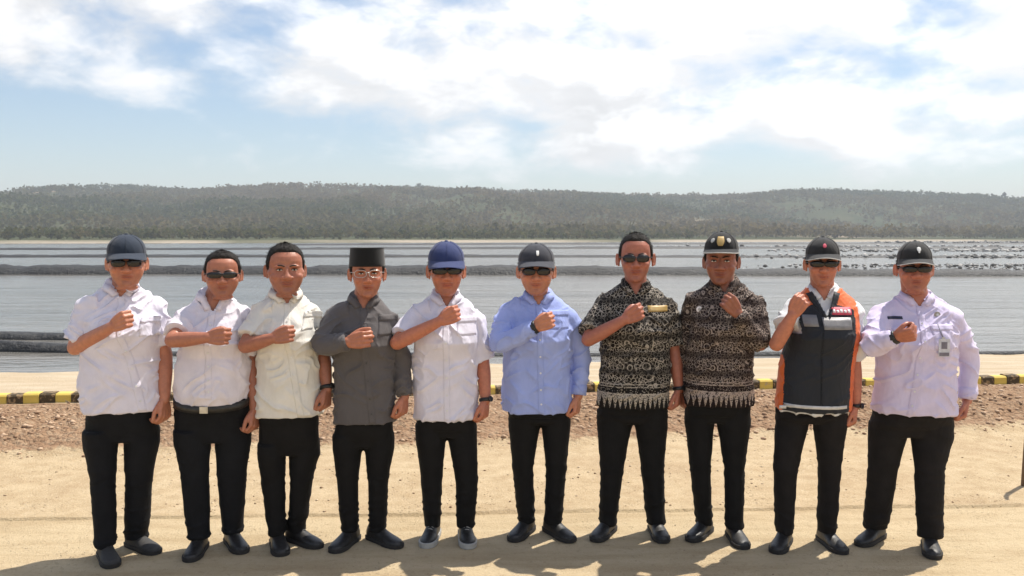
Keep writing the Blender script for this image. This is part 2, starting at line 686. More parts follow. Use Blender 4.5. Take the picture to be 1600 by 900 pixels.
gm, t, bs = new_mat('sandy_ground')
co = t.node('ShaderNodeTexCoord').outputs['Object']
za = t.node('ShaderNodeAttribute', attribute_name='zone')
zr, zg, zb = t.sep(za.outputs['Vector'])
zbank = za.outputs['Alpha']
big = t.noise(co, 0.9, 5, 0.6)
mid = t.noise(co, 7, 5, 0.65)
fine = t.noise(co, 70, 4, 0.7)
stre = t.noise(t.mapping(co, rot=(0, 0, 0.05), scale=(0.5, 3.0, 1)), 2.4, 5, 0.6)
sand = t.mix(t.ramp(mid, 0.3, 0.72), (0.54, 0.42, 0.265), (0.43, 0.315, 0.185))
sand = t.mix(t.ramp(big, 0.45, 0.75, 0, 0.7), sand, (0.38, 0.265, 0.155))
peb = t.voronoi(co, 34, rand=1.0)
pebm = t.math('MULTIPLY', t.ramp(peb, 0.12, 0.25, 1, 0), t.ramp(t.noise(co, 2.3, 3), 0.45, 0.7))
sand = t.mix(t.math('MULTIPLY', pebm, 0.7), sand, (0.29, 0.175, 0.095))
sand = t.mix(t.ramp(fine, 0.5, 0.72, 0, 0.7), sand, (0.62, 0.52, 0.37))
sand = t.mix(t.ramp(t.noise(co, 42, 4, 0.75), 0.56, 0.72, 0, 0.6), sand, (0.30, 0.205, 0.115))
apr = t.mix(t.ramp(stre, 0.35, 0.7), (0.55, 0.435, 0.275), (0.445, 0.335, 0.20))
apr = t.mix(t.ramp(t.noise(co, 26, 4, 0.7), 0.52, 0.72, 0, 0.6), apr, (0.34, 0.24, 0.14))
apr = t.mix(t.ramp(fine, 0.52, 0.75, 0, 0.5), apr, (0.62, 0.53, 0.38))
c = t.mix(zb, sand, apr)
dirt = t.mix(t.ramp(mid, 0.3, 0.7), (0.40, 0.255, 0.155), (0.28, 0.17, 0.10))
dv = t.node('ShaderNodeTexVoronoi')
t.l.new(co, dv.inputs['Vector'])
dv.inputs['Scale'].default_value = 26
dirt = t.mix(t.ramp(t.sep(dv.outputs['Color'])[0], 0.45, 0.95, 0, 0.75), dirt, (0.44, 0.31, 0.20))
dirt = t.mix(t.ramp(t.noise(co, 30, 4, 0.7), 0.52, 0.68, 0, 0.7), dirt, (0.13, 0.08, 0.045))
c = t.mix(t.ramp(t.math('ADD', zr, t.math('MULTIPLY', t.math('SUBTRACT', mid, 0.5), 0.9)), 0.3, 0.6), c, dirt)
walk = t.mix(t.ramp(stre, 0.3, 0.7), (0.55, 0.455, 0.33), (0.46, 0.36, 0.24))
c = t.mix(zg, c, walk)
c = t.mix(t.ramp(t.math('ADD', zbank, t.math('MULTIPLY', t.math('SUBTRACT', mid, 0.5), 0.5)), 0.45, 0.6), c, t.mix(mid, (0.06, 0.058, 0.055), (0.19, 0.185, 0.175)))
t.l.new(c, bs.inputs['Base Color'])
bs.inputs['Roughness'].default_value = 0.95
bs.inputs['Specular IOR Level'].default_value = 0.15
hb = t.math('ADD', t.math('MULTIPLY', mid, 0.5), t.math('ADD', t.math('MULTIPLY', fine, 0.30), t.math('MULTIPLY', t.noise(co, 320, 2), 0.12)))
hb = t.math('ADD', hb, t.math('MULTIPLY', pebm, 0.35))
hb = t.math('ADD', hb, t.math('MULTIPLY', zr, t.math('ADD', t.math('MULTIPLY', dv.outputs['Distance'], -0.9), t.math('MULTIPLY', t.noise(co, 16, 5, 0.7), 1.4))))
t.l.new(t.bump(hb, 1.0, 0.035), bs.inputs['Normal'])
g = link('ground', gme, gm)
tag(g, kind='structure')


# stones: loose gravel on the strip before the kerb, a few pebbles on the sand
def stones(name, xy_z, size, mats, seed, flat=0.65, kind='stuff', label=None):
    n = len(xy_z)
    r = np.random.default_rng(seed)
    base = np.array([[0, 0, 1], [.9, 0, .35], [.28, .85, .35], [-.73, .53, .35], [-.73, -.53, .35], [.28, -.85, .35],
                     [.73, .53, -.35], [-.28, .85, -.35], [-.9, 0, -.35], [-.28, -.85, -.35], [.73, -.53, -.35], [0, 0, -1]])
    tri = np.array([[0, 1, 2], [0, 2, 3], [0, 3, 4], [0, 4, 5], [0, 5, 1], [1, 6, 2], [2, 7, 3], [3, 8, 4], [4, 9, 5], [5, 10, 1],
                    [6, 7, 2], [7, 8, 3], [8, 9, 4], [9, 10, 5], [10, 6, 1], [6, 11, 7], [7, 11, 8], [8, 11, 9], [9, 11, 10], [10, 11, 6]])
    V = base[None] * (1 + 0.45 * (r.random((n, 12, 1)) - .5)) * np.stack([np.ones(n), r.uniform(.6, 1, n), flat * r.uniform(.6, 1.1, n)], 1)[:, None, :]
    a = r.uniform(0, 6.28, n)
    ca, sa = np.cos(a)[:, None], np.sin(a)[:, None]
    V = np.stack([V[..., 0] * ca - V[..., 1] * sa, V[..., 0] * sa + V[..., 1] * ca, V[..., 2]], -1)
    V = V * size[:, None, None] + xy_z[:, None, :]
    F = (tri[None] + (np.arange(n) * 12)[:, None, None]).reshape(-1, 3)
    me = quads(V.reshape(-1, 3), F, name)
    cc = me.attributes.new('tone', 'FLOAT_COLOR', 'POINT')
    k = np.repeat(r.random((n, 1)), 12, 0)
    cc.data.foreach_set('color', np.concatenate([k, k, k, np.ones_like(k)], 1).astype(np.float32).ravel())
    o = link(name, me, mats, smooth=False)
    tag(o, label, kind=kind)
    return o


def stone_mat(name, a, b):
    m, t, bs = new_mat(name)
    at = t.node('ShaderNodeAttribute', attribute_name='tone')
    co = t.node('ShaderNodeTexCoord').outputs['Object']
    f = t.math('ADD', t.sep(at.outputs['Vector'])[0], t.math('MULTIPLY', t.math('SUBTRACT', t.noise(co, 60, 3), 0.5), 0.5))
    t.l.new(t.mix(t.ramp(f, 0, 1), a, b), bs.inputs['Base Color'])
    bs.inputs['Roughness'].default_value = 0.95
    t.l.new(t.bump(t.noise(co, 120, 3), 0.5, 0.006), bs.inputs['Normal'])
    return m


def scatter(n, v0, v1, x0, x1, smin, smax, seed, pw=2.5):
    r = np.random.default_rng(seed)
    v = r.uniform(v0, v1, n)
    x = r.uniform(x0, x1, n)
    clump = fbm(np.stack([x, v, 0 * x], 1) * 2.0, seed, 3)
    k = clump > r.uniform(0.25, 0.7, n)
    v, x = v[k], x[k]
    s = smin + (smax - smin) * r.random(len(v)) ** pw
    z, g_, w_ = ground_z(v, x)
    return np.stack([x, vy(v, x), z + s * 0.15], 1), s


q, s = scatter(19000, 6.95, 9.27, -9, 9, 0.005, 0.030, 5, 3.0)
stones('gravel', q, s, stone_mat('gravel_stone', (0.24, 0.14, 0.08), (0.55, 0.39, 0.26)), 5, label='brown gravel and clods heaped along the foot of the kerb')
q, s = scatter(5000, 5.3, 7.3, -8, 8, 0.003, 0.013, 9)
q2, s2 = scatter(700, 2.6, 5.26, -6, 6, 0.002, 0.008, 10)
stones('pebbles', np.concatenate([q, q2]), np.concatenate([s, s2]), stone_mat('pebble_stone', (0.25, 0.16, 0.09), (0.6, 0.48, 0.33)), 6,
       label='small pebbles strewn over the sandy ground')


# ------------------------------------------------------------------ kerb, painted yellow and black in turn
def kerb_mat(name, paint, under, thr):
    m, t, bs = new_mat(name)
    co = t.node('ShaderNodeTexCoord').outputs['Object']
    oi = t.node('ShaderNodeObjectInfo').outputs['Random']
    sh = t.node('ShaderNodeVectorMath', operation='ADD')
    t.l.new(co, sh.inputs[0])
    t.l.new(t.comb(t.math('MULTIPLY', oi, 40.0), oi, 0.0), sh.inputs[1])
    q = sh.outputs[0]
    wear = t.ramp(t.noise(q, 22, 5, 0.7), thr, thr + 0.08)
    c = t.mix(t.noise(q, 9, 3), paint, [k * 0.75 for k in paint])
    t.l.new(t.mix(wear, c, under), bs.inputs['Base Color'])
    bs.inputs['Roughness'].default_value = 0.8
    t.l.new(t.bump(t.noise(q, 80, 4), 0.5, 0.006), bs.inputs['Normal'])
    return m


KY = kerb_mat('kerb_yellow', (0.74, 0.54, 0.11), (0.45, 0.35, 0.22), 0.58)
KB = kerb_mat('kerb_black', (0.075, 0.05, 0.022), (0.30, 0.2, 0.10), 0.5)


def kerb_block_mesh(mat, name):
    b = MB()
    L, Wd, H, c = 0.149, 0.14, 0.104, 0.016
    prof = [(0, -0.05), (0, H - c), (c, H), (Wd - c, H), (Wd, H - c), (Wd, -0.05)]
    rings = []
    for xx, ins in ((-L / 2, 0.004), (-L / 2 + 0.004, 0), (L / 2 - 0.004, 0), (L / 2, 0.004)):
        rings.append(np.array([[xx, min(max(y_, ins), Wd - ins), z_ - (ins if z_ > 0 else 0)] for y_, z_ in prof]))
    b.loft(rings)
    me = bpy.data.meshes.new(name)
    me.from_pydata(b.verts().tolist(), [], b.f)
    bm = bmesh.new()
    bm.from_mesh(me)
    bmesh.ops.recalc_face_normals(bm, faces=bm.faces)
    bm.to_mesh(me)
    bm.free()
    me.materials.append(mat)
    return me


kb = [kerb_block_mesh(KY, 'kerb_block'), kerb_block_mesh(KB, 'kerb_block')]
kerb = empty('kerb', (0, 9.30, 0))
tag(kerb, 'low roadside kerb painted in worn yellow and black blocks', 'kerb', kind='structure')
for i in range(-44, 52):
    xx = (i + 0.35) * 0.1515
    o = bpy.data.objects.new('kerb_block', kb[i % 2])
    COL.objects.link(o)
    o.parent = kerb
    zz = 0.012 * math.sin(i * 0.37) + random.uniform(-0.006, 0.006) - 0.004
    o.location = (xx, 0.112 * xx + random.uniform(-0.006, 0.006), zz)
    o.rotation_euler = (random.uniform(-.03, .03), random.uniform(-.02, .02), math.atan(0.112) + random.uniform(-.03, .03))

# ------------------------------------------------------------------ water of the ponds
WZ = -0.30
wm, t, bs = new_mat('pond_water')
co = t.node('ShaderNodeTexCoord').outputs['Object']
xw, yw, zw = t.sep(co)
silt = t.noise(t.mapping(co, scale=(0.12, 0.5, 1)), 0.55, 5, 0.6)
pat = t.noise(t.mapping(co, rot=(0, 0, 0.12), scale=(0.16, 0.8, 1)), 0.22, 6, 0.62, 0.8)
wc = t.mix(t.ramp(silt, 0.3, 0.7), (0.125, 0.117, 0.105), (0.185, 0.174, 0.156))
t.l.new(t.mix(t.ramp(pat, 0.5, 0.68, 0, 0.45), wc, (0.06, 0.058, 0.053)), bs.inputs['Base Color'])
bs.inputs['Roughness'].default_value = 0.14
bs.inputs['IOR'].default_value = 1.33
r1 = t.noise(t.mapping(co, scale=(0.35, 1.0, 1)), 5.5, 4, 0.6)
r2 = t.noise(t.mapping(co, rot=(0, 0, 0.25), scale=(0.25, 1.0, 1)), 0.8, 5, 0.6)
hb = t.math('ADD', t.math('MULTIPLY', r1, 0.16), r2)
t.l.new(t.bump(hb, 0.34, 0.25), bs.inputs['Normal'])
me = quads(np.array([[-2500, 4, WZ], [2500, 4, WZ], [2500, 900, WZ], [-2500, 900, WZ]]), [[0, 1, 2, 3]], 'water')
tag(link('water', me, wm), kind='structure')

# ------------------------------------------------------------------ black-lined embankments between the ponds
lm, t, bs = new_mat('black_liner')
co = t.node('ShaderNodeTexCoord').outputs['Object']
nz = t.noise(t.mapping(co, scale=(0.6, 2, 2)), 3.5, 5, 0.65)
t.l.new(t.mix(t.ramp(nz, 0.35, 0.75), (0.010, 0.010, 0.011), (0.046, 0.045, 0.043)), bs.inputs['Base Color'])
bs.inputs['Roughness'].default_value = 0.55
t.l.new(t.bump(t.noise(co, 6, 5, 0.7), 0.9, 0.12), bs.inputs['Normal'])


def bund(line, label, step=0.25, seed=0):
    """line: list of (px, py, height, width); follows the water line in the photograph's place at real distance"""
    pts = [np.append(G(a, b, WZ), [h, wd]) for a, b, h, wd in line]
    pts = np.array(pts)
    d = np.concatenate([[0], np.cumsum(np.linalg.norm(np.diff(pts[:, :2], axis=0), axis=1))])
    s = np.arange(0, d[-1], step)
    q = np.stack([np.interp(s, d, pts[:, k]) for k in range(5)], 1)
    n = len(q)
    nz = fbm(np.stack([s * 0.9, 0 * s, 0 * s], 1), seed, 4) - .5
    nz2 = fbm(np.stack([s * 0.4, 0 * s, 0 * s], 1), seed + 9, 3) - .5
    prof = np.array([[0, -0.25], [0.08, 0.25], [0.22, 0.75], [0.36, 0.98], [0.55, 1.0], [0.7, 0.85], [0.88, 0.4], [1, -0.25]])
    V = np.zeros((n, 8, 3))
    for k, (a, b) in enumerate(prof):
        rn = fbm(np.stack([s * 2.2, 0 * s + k * 3.1, 0 * s], 1), seed + 3, 3) - .5
        V[:, k, 0] = q[:, 0]
        V[:, k, 1] = q[:, 1] + (a * q[:, 4]) + q[:, 4] * 0.25 * nz2 + 0.1 * q[:, 3] * rn
        V[:, k, 2] = WZ + np.where(b > 0, b * q[:, 3] * (1 + 0.5 * nz + 0.25 * rn), b)
    ii = np.arange(n * 8).reshape(n, 8)
    F = np.stack([ii[:-1, :-1], ii[:-1, 1:], ii[1:, 1:], ii[1:, :-1]], -1).reshape(-1, 4)[:, ::-1]
    o = link('pond_embankment', quads(V.reshape(-1, 3), F, 'pond_embankment'), lm, smooth=True)
    tag(o, label, 'embankment', 'black-lined embankments between the ponds')
    return o


bund([(-260, 549, .155, .5), (0, 550, .155, .5), (130, 552, .13, .45), (275, 556, .06, .3), (800, 557, .045, .25), (1250, 556, .05, .25), (1900, 553, .05, .25)],
     'nearest black-lined bank, thick at the left edge and thin to the right', 0.06, 1)
bund([(-260, 531, .125, .6), (0, 531, .12, .6), (135, 532, .09, .5), (250, 533, .03, .3), (300, 533, -.05, .2)],
     'short black-lined bank behind the nearest one, at the left edge', 0.06, 2)
bund([(-400, 429, .46, 2.5), (400, 429, .46, 2.5), (1000, 430, .45, 2.5), (1200, 431, .36, 2.5), (2000, 433, .25, 2.5)],
     'broad dark bank running across the ponds level with the heads of the men', 0.3, 3)
bund([(-400, 402.5, .28, 3), (500, 402, .26, 3), (1200, 402.5, .2, 3), (2000, 403.5, .14, 3)], 'thin dark bank, the second beyond the broad one', 0.8, 4)
bund([(-400, 390.5, .34, 4), (300, 390.5, .34, 4), (1100, 388.5, .42, 4), (2000, 388, .3, 4)], 'far thin dark bank below the bushes of the shore', 1.5, 5)
bund([(450, 383.5, .45, 6), (900, 382.5, .55, 6), (1600, 382, .45, 6), (2000, 382, .45, 6)], 'farthest dark bank, right of the middle of the ponds', 2.5, 6)

# pale stones dumped along the right half of the broad bank and on the banks behind
r = np.random.default_rng(31)
pts, szs = [], []
for py, x0, x1, n, zt, s0, s1 in ((428, 1100, 1800, 450, .28, .05, .2), (421, 1150, 1800, 260, .3, .05, .2), (416, 1250, 1800, 350, .12, .05, .22), (402, 1100, 1800, 500, .2, .1, .4),
                                  (392, 1200, 1800, 500, .1, .15, .6), (387, 1000, 1800, 500, .3, .2, .7), (380, 1350, 1800, 600, .5, .3, 1.0)):
    for k in range(n):
        px = x0 + (x1 - x0) * r.random() ** 0.7
        p = G(px, py + r.normal(0, 0.9), WZ)
        p[2] = WZ + r.uniform(0, zt)
        pts.append(p)
        szs.append(s0 + (s1 - s0) * r.random() ** 3)
stones('rubble', np.array(pts), np.array(szs), stone_mat('pale_rubble', (0.10, 0.095, 0.088), (0.46, 0.44, 0.41)), 12, label='pale rubble dumped along the right half of the banks')


# ------------------------------------------------------------------ far shore and hills
RX = np.array([-400, -120, 0, 60, 110, 160, 200, 270, 300, 400, 500, 600, 660, 700, 800, 900, 1000, 1100, 1160, 1200, 1300, 1400, 1450, 1500, 1540, 1600, 1750, 2000])
RY = np.array([305, 300, 303, 304, 308, 303, 297, 296, 301, 303, 299, 297, 296, 299, 302, 304, 306, 309, 307, 304, 303, 301, 305, 310, 314, 315, 308, 305])
YR = 1300.0
RIDX = (RX - 800) / FPX * YR
RIDZ = (372 - RY) / FPX * YR + CAM_H - 6.5


def shore(x):
    return np.clip(400 + 0.45 * x, 255, 640)


def hill_z(x, y):
    p = np.stack([x, y, 0 * x], 1)
    s = shore(x)
    R = np.interp(x, RIDX, RIDZ)
    yr = YR + 60 * (fbm(p * [0.004, 0, 0], 70, 3) - .5)
    u = (y - (s + 110)) / (yr - (s + 110))
    rise = sstep(0, 1.02, u) ** 0.9
    fall = 1 - 0.9 * sstep(1.0, 2.4, u)
    spur = (fbm(p * [0.010, 0.0045, 0], 40, 4) - .5)
    z = R * rise * fall + 52 * spur * np.clip(u, 0, 1) * (1 - np.clip(u, 0, 1)) * 2.6
    low = 1.3 * sstep(0, 14, y - s) + 1.0 * sstep(20, 110, y - s) - 1.2 * (1 - sstep(-14, 2, y - s))
    return z + low - 0.35


def clay(x, y):
    """bare excavated slope on the right and dry grass on the left hill"""
    p = np.stack([x, y, 0 * x], 1)
    n = fbm(p * 0.012, 55, 3) - .5
    a = sstep(0, 1, 1.25 - np.sqrt(((x - 225) / 105) ** 2 + ((y - 730) / 120) ** 2) + n * 1.2)
    b = sstep(0.15, .75, fbm(p * [0.0035, 0.0022, 0], 77, 3) + 0.66 * sstep(-470, -590, x) * sstep(760, 930, y) - 0.62) + 0
    return a, np.clip(b * 2.2, 0, 1)


hx = axis([(-2400, -1000, 60), (-1000, 1000, 10), (1000, 2400, 60)])
hy = np.concatenate([axis([(225, 420, 4), (420, 700, 7), (700, 1400, 13)]), axis([(1450, 2900, 120)])])
HX, HY = np.meshgrid(hx, hy)
a, b = HX.ravel(), HY.ravel()
hz = hill_z(a, b)
ii = np.arange(len(a)).reshape(len(hy), len(hx))
F = np.stack([ii[:-1, :-1], ii[:-1, 1:], ii[1:, 1:], ii[1:, :-1]], -1).reshape(-1, 4)
hme = quads(np.stack([a, b, hz], 1), F, 'hills')
ca, cb_ = clay(a, b)
beach = (1 - sstep(6, 20, b - shore(a))) * (.25 + .75 * sstep(.38, .62, fbm(np.stack([a, b, 0 * a], 1) * [.02, .02, 0], 66, 3)))
at = hme.attributes.new('zone', 'FLOAT_COLOR', 'POINT')
at.data.foreach_set('color', np.stack([ca, cb_, beach, np.ones_like(ca)], 1).astype(np.float32).ravel())
hm, t, bs = new_mat('hill_soil')
co = t.node('ShaderNodeTexCoord').outputs['Object']
za = t.node('ShaderNodeAttribute', attribute_name='zone')
zr, zg, zb = t.sep(za.outputs['Vector'])
n0 = t.noise(co, 0.05, 5, 0.6)
c = t.mix(t.ramp(n0, 0.3, 0.7), (0.05, 0.066, 0.028), (0.085, 0.085, 0.042))
c = t.mix(zg, c, t.mix(n0, (0.26, 0.17, 0.10), (0.15, 0.115, 0.065)))
c = t.mix(zr, c, t.mix(t.noise(co, 0.11, 5, 0.6), (0.55, 0.42, 0.33), (0.33, 0.22, 0.16)))
c = t.mix(t.math('MULTIPLY', zb, 0.85), c, (0.45, 0.38, 0.30))
t.l.new(c, bs.inputs['Base Color'])
bs.inputs['Roughness'].default_value = 1.0
bs.inputs['Specular IOR Level'].default_value = 0.1
t.l.new(t.bump(t.noise(co, 0.2, 5, 0.7), 1.0, 2.0), bs.inputs['Normal'])
tag(link('hills', hme, hm), kind='structure')

# ------------------------------------------------------------------ woods on the hills (a mass) and the trees standing clear of it
fm, t, bs = new_mat('foliage')
at_ = t.node('ShaderNodeAttribute', attribute_name='tone')
co = t.node('ShaderNodeTexCoord').outputs['Object']
tr, tg, tb = t.sep(at_.outputs['Vector'])
c = t.mix(t.ramp(tr, 0, 1), (0.042, 0.062, 0.020), (0.09, 0.095, 0.034))
c = t.mix(t.math('MULTIPLY', tg, 0.75), c, (0.155, 0.115, 0.06))
t.l.new(c, bs.inputs['Base Color'])
bs.inputs['Roughness'].default_value = 0.8
bs.inputs['Specular IOR Level'].default_value = 0.1
tl = t.node('ShaderNodeBsdfTranslucent')
t.l.new(c, tl.inputs['Color'])
ms = t.node('ShaderNodeMixShader')
ms.inputs[0].default_value = 0.5
t.l.new(bs.outputs[0], ms.inputs[1])
t.l.new(tl.outputs[0], ms.inputs[2])
t.l.new(ms.outputs[0], t.n['Material Output'].inputs[0])


def leaf_cloud(c, rx, rz, n, r, lsz):
    """n bent leaf clumps through an ellipsoidal crown: verts (n*4,3), faces"""
    d = r.normal(size=(n, 3))
    d /= np.linalg.norm(d, axis=1)[:, None]
    rr = r.random(n) ** 0.45
    ctr = np.asarray(c) + d * rr[:, None] * np.array([rx, rx, rz])
    u = r.normal(size=(n, 3))
    u /= np.linalg.norm(u, axis=1)[:, None]
    v = np.cross(u, r.normal(size=(n, 3)))
    v /= np.linalg.norm(v, axis=1)[:, None]
    s = lsz * r.uniform(.6, 1.3, n)[:, None]
    return np.stack([ctr - u * s, ctr - v * s * .8, ctr + u * s, ctr + v * s * .8], 1)


def forest(name, X, Y, Hh, n_leaf, seed, label, dry):
    r = np.random.default_rng(seed)
    N = len(X)
    Z = hill_z(X, Y)
    d = r.normal(size=(N, n_leaf, 3))
    d /= np.linalg.norm(d, axis=2)[..., None]
    rr = r.random((N, n_leaf, 1)) ** 0.4
    wid = Hh * r.uniform(.32, .52, N)
    ctr = np.stack([X, Y, Z + Hh * 0.58], 1)[:, None, :] + d * rr * np.stack([wid, wid, Hh * .45], 1)[:, None, :]
    u = r.normal(size=(N, n_leaf, 3))
    u /= np.linalg.norm(u, axis=2)[..., None]
    v = np.cross(u, r.normal(size=(N, n_leaf, 3)))
    v /= np.linalg.norm(v, axis=2)[..., None]
    s = (Hh * .17)[:, None, None] * r.uniform(.6, 1.3, (N, n_leaf, 1))
    V = np.stack([ctr - u * s, ctr - v * s * .8, ctr + u * s, ctr + v * s * .8], 2)
    F = np.arange(N * n_leaf * 4).reshape(-1, 4)
    me = quads(V.reshape(-1, 3), F, name)
    tone = np.repeat(r.random(N), n_leaf * 4)
    dr = np.repeat(dry, n_leaf * 4)
    cc = me.attributes.new('tone', 'FLOAT_COLOR', 'POINT')
    cc.data.foreach_set('color', np.stack([tone, dr, 0 * tone, 0 * tone + 1], 1).astype(np.float32).ravel())
    o = link(name, me, fm, smooth=False)
    tag(o, label, kind='stuff')
    return o


r = np.random.default_rng(77)
N = 40000
yy = 480 + 900 * r.random(N) ** 0.75
ww = r.uniform(-0.72, 0.72, N)
xx = ww * yy
ca, cb_ = clay(xx, yy)
p = np.stack([xx, yy, 0 * xx], 1)
dn = fbm(p * 0.012, 88, 3)
keep = (yy > shore(xx) + 40) & (r.random(N) > np.clip(ca * 1.5, 0, 1)) & (r.random(N) > cb_ * 0.8) & (dn > r.uniform(.2, .62, N))
xx, yy = xx[keep], yy[keep]
k = min(len(xx), 22000)
xx, yy = xx[:k], yy[:k]
dry = np.clip(fbm(np.stack([xx, yy, 0 * xx], 1) * 0.0055, 99, 3) * 3.4 - 1.35 + r.normal(0, .12, k) + .5 * sstep(-540, -660, xx), 0, 1)
forest('forest', xx, yy, r.uniform(5, 9.5, k), 10, 3, 'hazy green woods covering the far hills', dry)
N = 2600
ww = r.uniform(-0.72, 0.72, N)
yy = np.zeros(N)
for it in range(6):
    yy = shore(ww * np.maximum(yy, 300)) + 16
yy = yy + 140 * r.random(N) ** 1.5
xx = ww * yy
ca, _ = clay(xx, yy)
ok = (yy > shore(xx) + 14) & (r.random(N) > (xx > 110) * 0.6) & ~((xx > 95) & (xx < 300) & (r.random(N) < .93))
xx, yy = xx[ok], yy[ok]
forest('shore_bushes', xx, yy, r.uniform(2.2, 5.2, len(xx)), 16, 4, 'olive bushes lining the far shore at the foot of the hills', np.clip(r.normal(.35, .25, len(xx)), 0, 1))

BARK = simple('bark', (0.09, 0.07, 0.05), 0.9, scale=3, bump=0.5)


def lone_tree(px, h, wdt, seed, label, palm=False):
    r = np.random.default_rng(seed)
    x = (px - 800) / FPX * YR
    y = YR - 10.0
    x = (px - 800) / FPX * y
    z = float(hill_z(np.array([x]), np.array([y]))[0])
    e = empty('tree', (x, y, z))
    tag(e, label, 'tree', 'trees standing out on the skyline')
    b = MB()
    b.chain([(0, 0, -.5), (0.2, 0, h * .4), (0, .1, h * .72)], [.32, .22, .12], 7)
    for k in range(4):
        a = k * 1.6 + seed
        b.chain([(0, .1, h * .45), (math.cos(a) * wdt * .3, math.sin(a) * wdt * .3, h * .6), (math.cos(a) * wdt * .6, math.sin(a) * wdt * .6, h * .74)], [.13, .09, .05], 5)
    b.build('trunk', BARK, e)
    V = []
    for k in range(7):
        a = k * 2.4 + seed
        q = .55 * (k > 0)
        V.append(leaf_cloud((math.cos(a) * wdt * q, math.sin(a) * wdt * q, h * (.62 + .3 * r.random())), wdt * .55, h * .16, 45, r, h * .055))
    V = np.concatenate(V).reshape(-1, 3)
    me = quads(V, np.arange(len(V)).reshape(-1, 4), 'crown')
    cc = me.attributes.new('tone', 'FLOAT_COLOR', 'POINT')
    tt = np.repeat(r.random(len(V) // 4), 4) * .6
    cc.data.foreach_set('color', np.stack([tt, 0 * tt + .1, 0 * tt, 0 * tt + 1], 1).astype(np.float32).ravel())
    link('crown', me, fm, e, smooth=False)


for i, (px, h, wd, lab) in enumerate((
        (1524, 12, 3.2, 'round-crowned tree on the skyline just right of the rightmost man'),
        (1566, 15, 2.6, 'tall thin tree on the skyline, farthest to the right'),
        (1322, 11, 3.0, 'tree on the skyline above the man in the vest'),
        (1080, 12, 2.4, 'slim tree on the skyline above the two patterned shirts'),
        (898, 11, 3.0, 'tree on the skyline right of the grey cap'),
        (655, 12, 3.4, 'broad tree on the skyline left of the blue cap'),
        (140, 11, 2.4, 'slim tree in the dip of the skyline on the left'),
        (212, 12, 3.2, 'tree on the left end of the forested ridge, above the leftmost cap'))):
    lone_tree(px, h, wd, 40 + i, lab)

# stake at the right edge of the frame
b = MB()
base = G(1598.5, 762)
sk = empty('stake', base)
tag(sk, 'thin leaning wooden stake at the right edge, throwing a slanting shadow', 'stake')
b.chain([(0, 0, -.08), (.012, 0, .3), (.05, .02, .75), (.13, .03, 1.08)], [.017, .016, .015, .012], 9)
b.build('pole', simple('stake_wood', (0.16, 0.10, 0.055), 0.8), sk)
b = MB()
b.tube([(.035, .015, .6), (.04, .016, .63)], [.019, .019], 9)
b.build('binding', simple('binding_cord', (0.3, 0.25, 0.15), 0.9), sk)

# ------------------------------------------------------------------ haze over the ponds and hills
hz_ = MB().box((0, 1350, 66), (5200, 3300, 136)).build('haze', None, smooth=False)
m = bpy.data.materials.new('haze')
m.use_nodes = True
t = NT(m.node_tree)
t.n.clear()
out = t.node('ShaderNodeOutputMaterial')
pv = t.node('ShaderNodeVolumePrincipled')
pv.inputs['Color'].default_value = (0.84, 0.90, 0.98, 1)
pv.inputs['Density'].default_value = 0.00038
pv.inputs['Anisotropy'].default_value = 0.0
t.l.new(pv.outputs[0], out.inputs['Volume'])
hz_.data.materials.append(m)
tag(hz_, 'thin bluish haze over ponds and hills', kind='stuff')
print('setting built', round(time.time() - T0, 1))

# ------------------------------------------------------------------ people
FWD = np.array([0, -1.0, 0])


def rot_axis(v, axis, ang):
    axis = unit(axis)
    return v * math.cos(ang) + np.cross(axis, v) * math.sin(ang) + axis * np.dot(axis, v) * (1 - math.cos(ang))


def rotz(a):
    c, s = math.cos(a), math.sin(a)
    return np.array([[c, -s, 0], [s, c, 0], [0, 0, 1.0]])


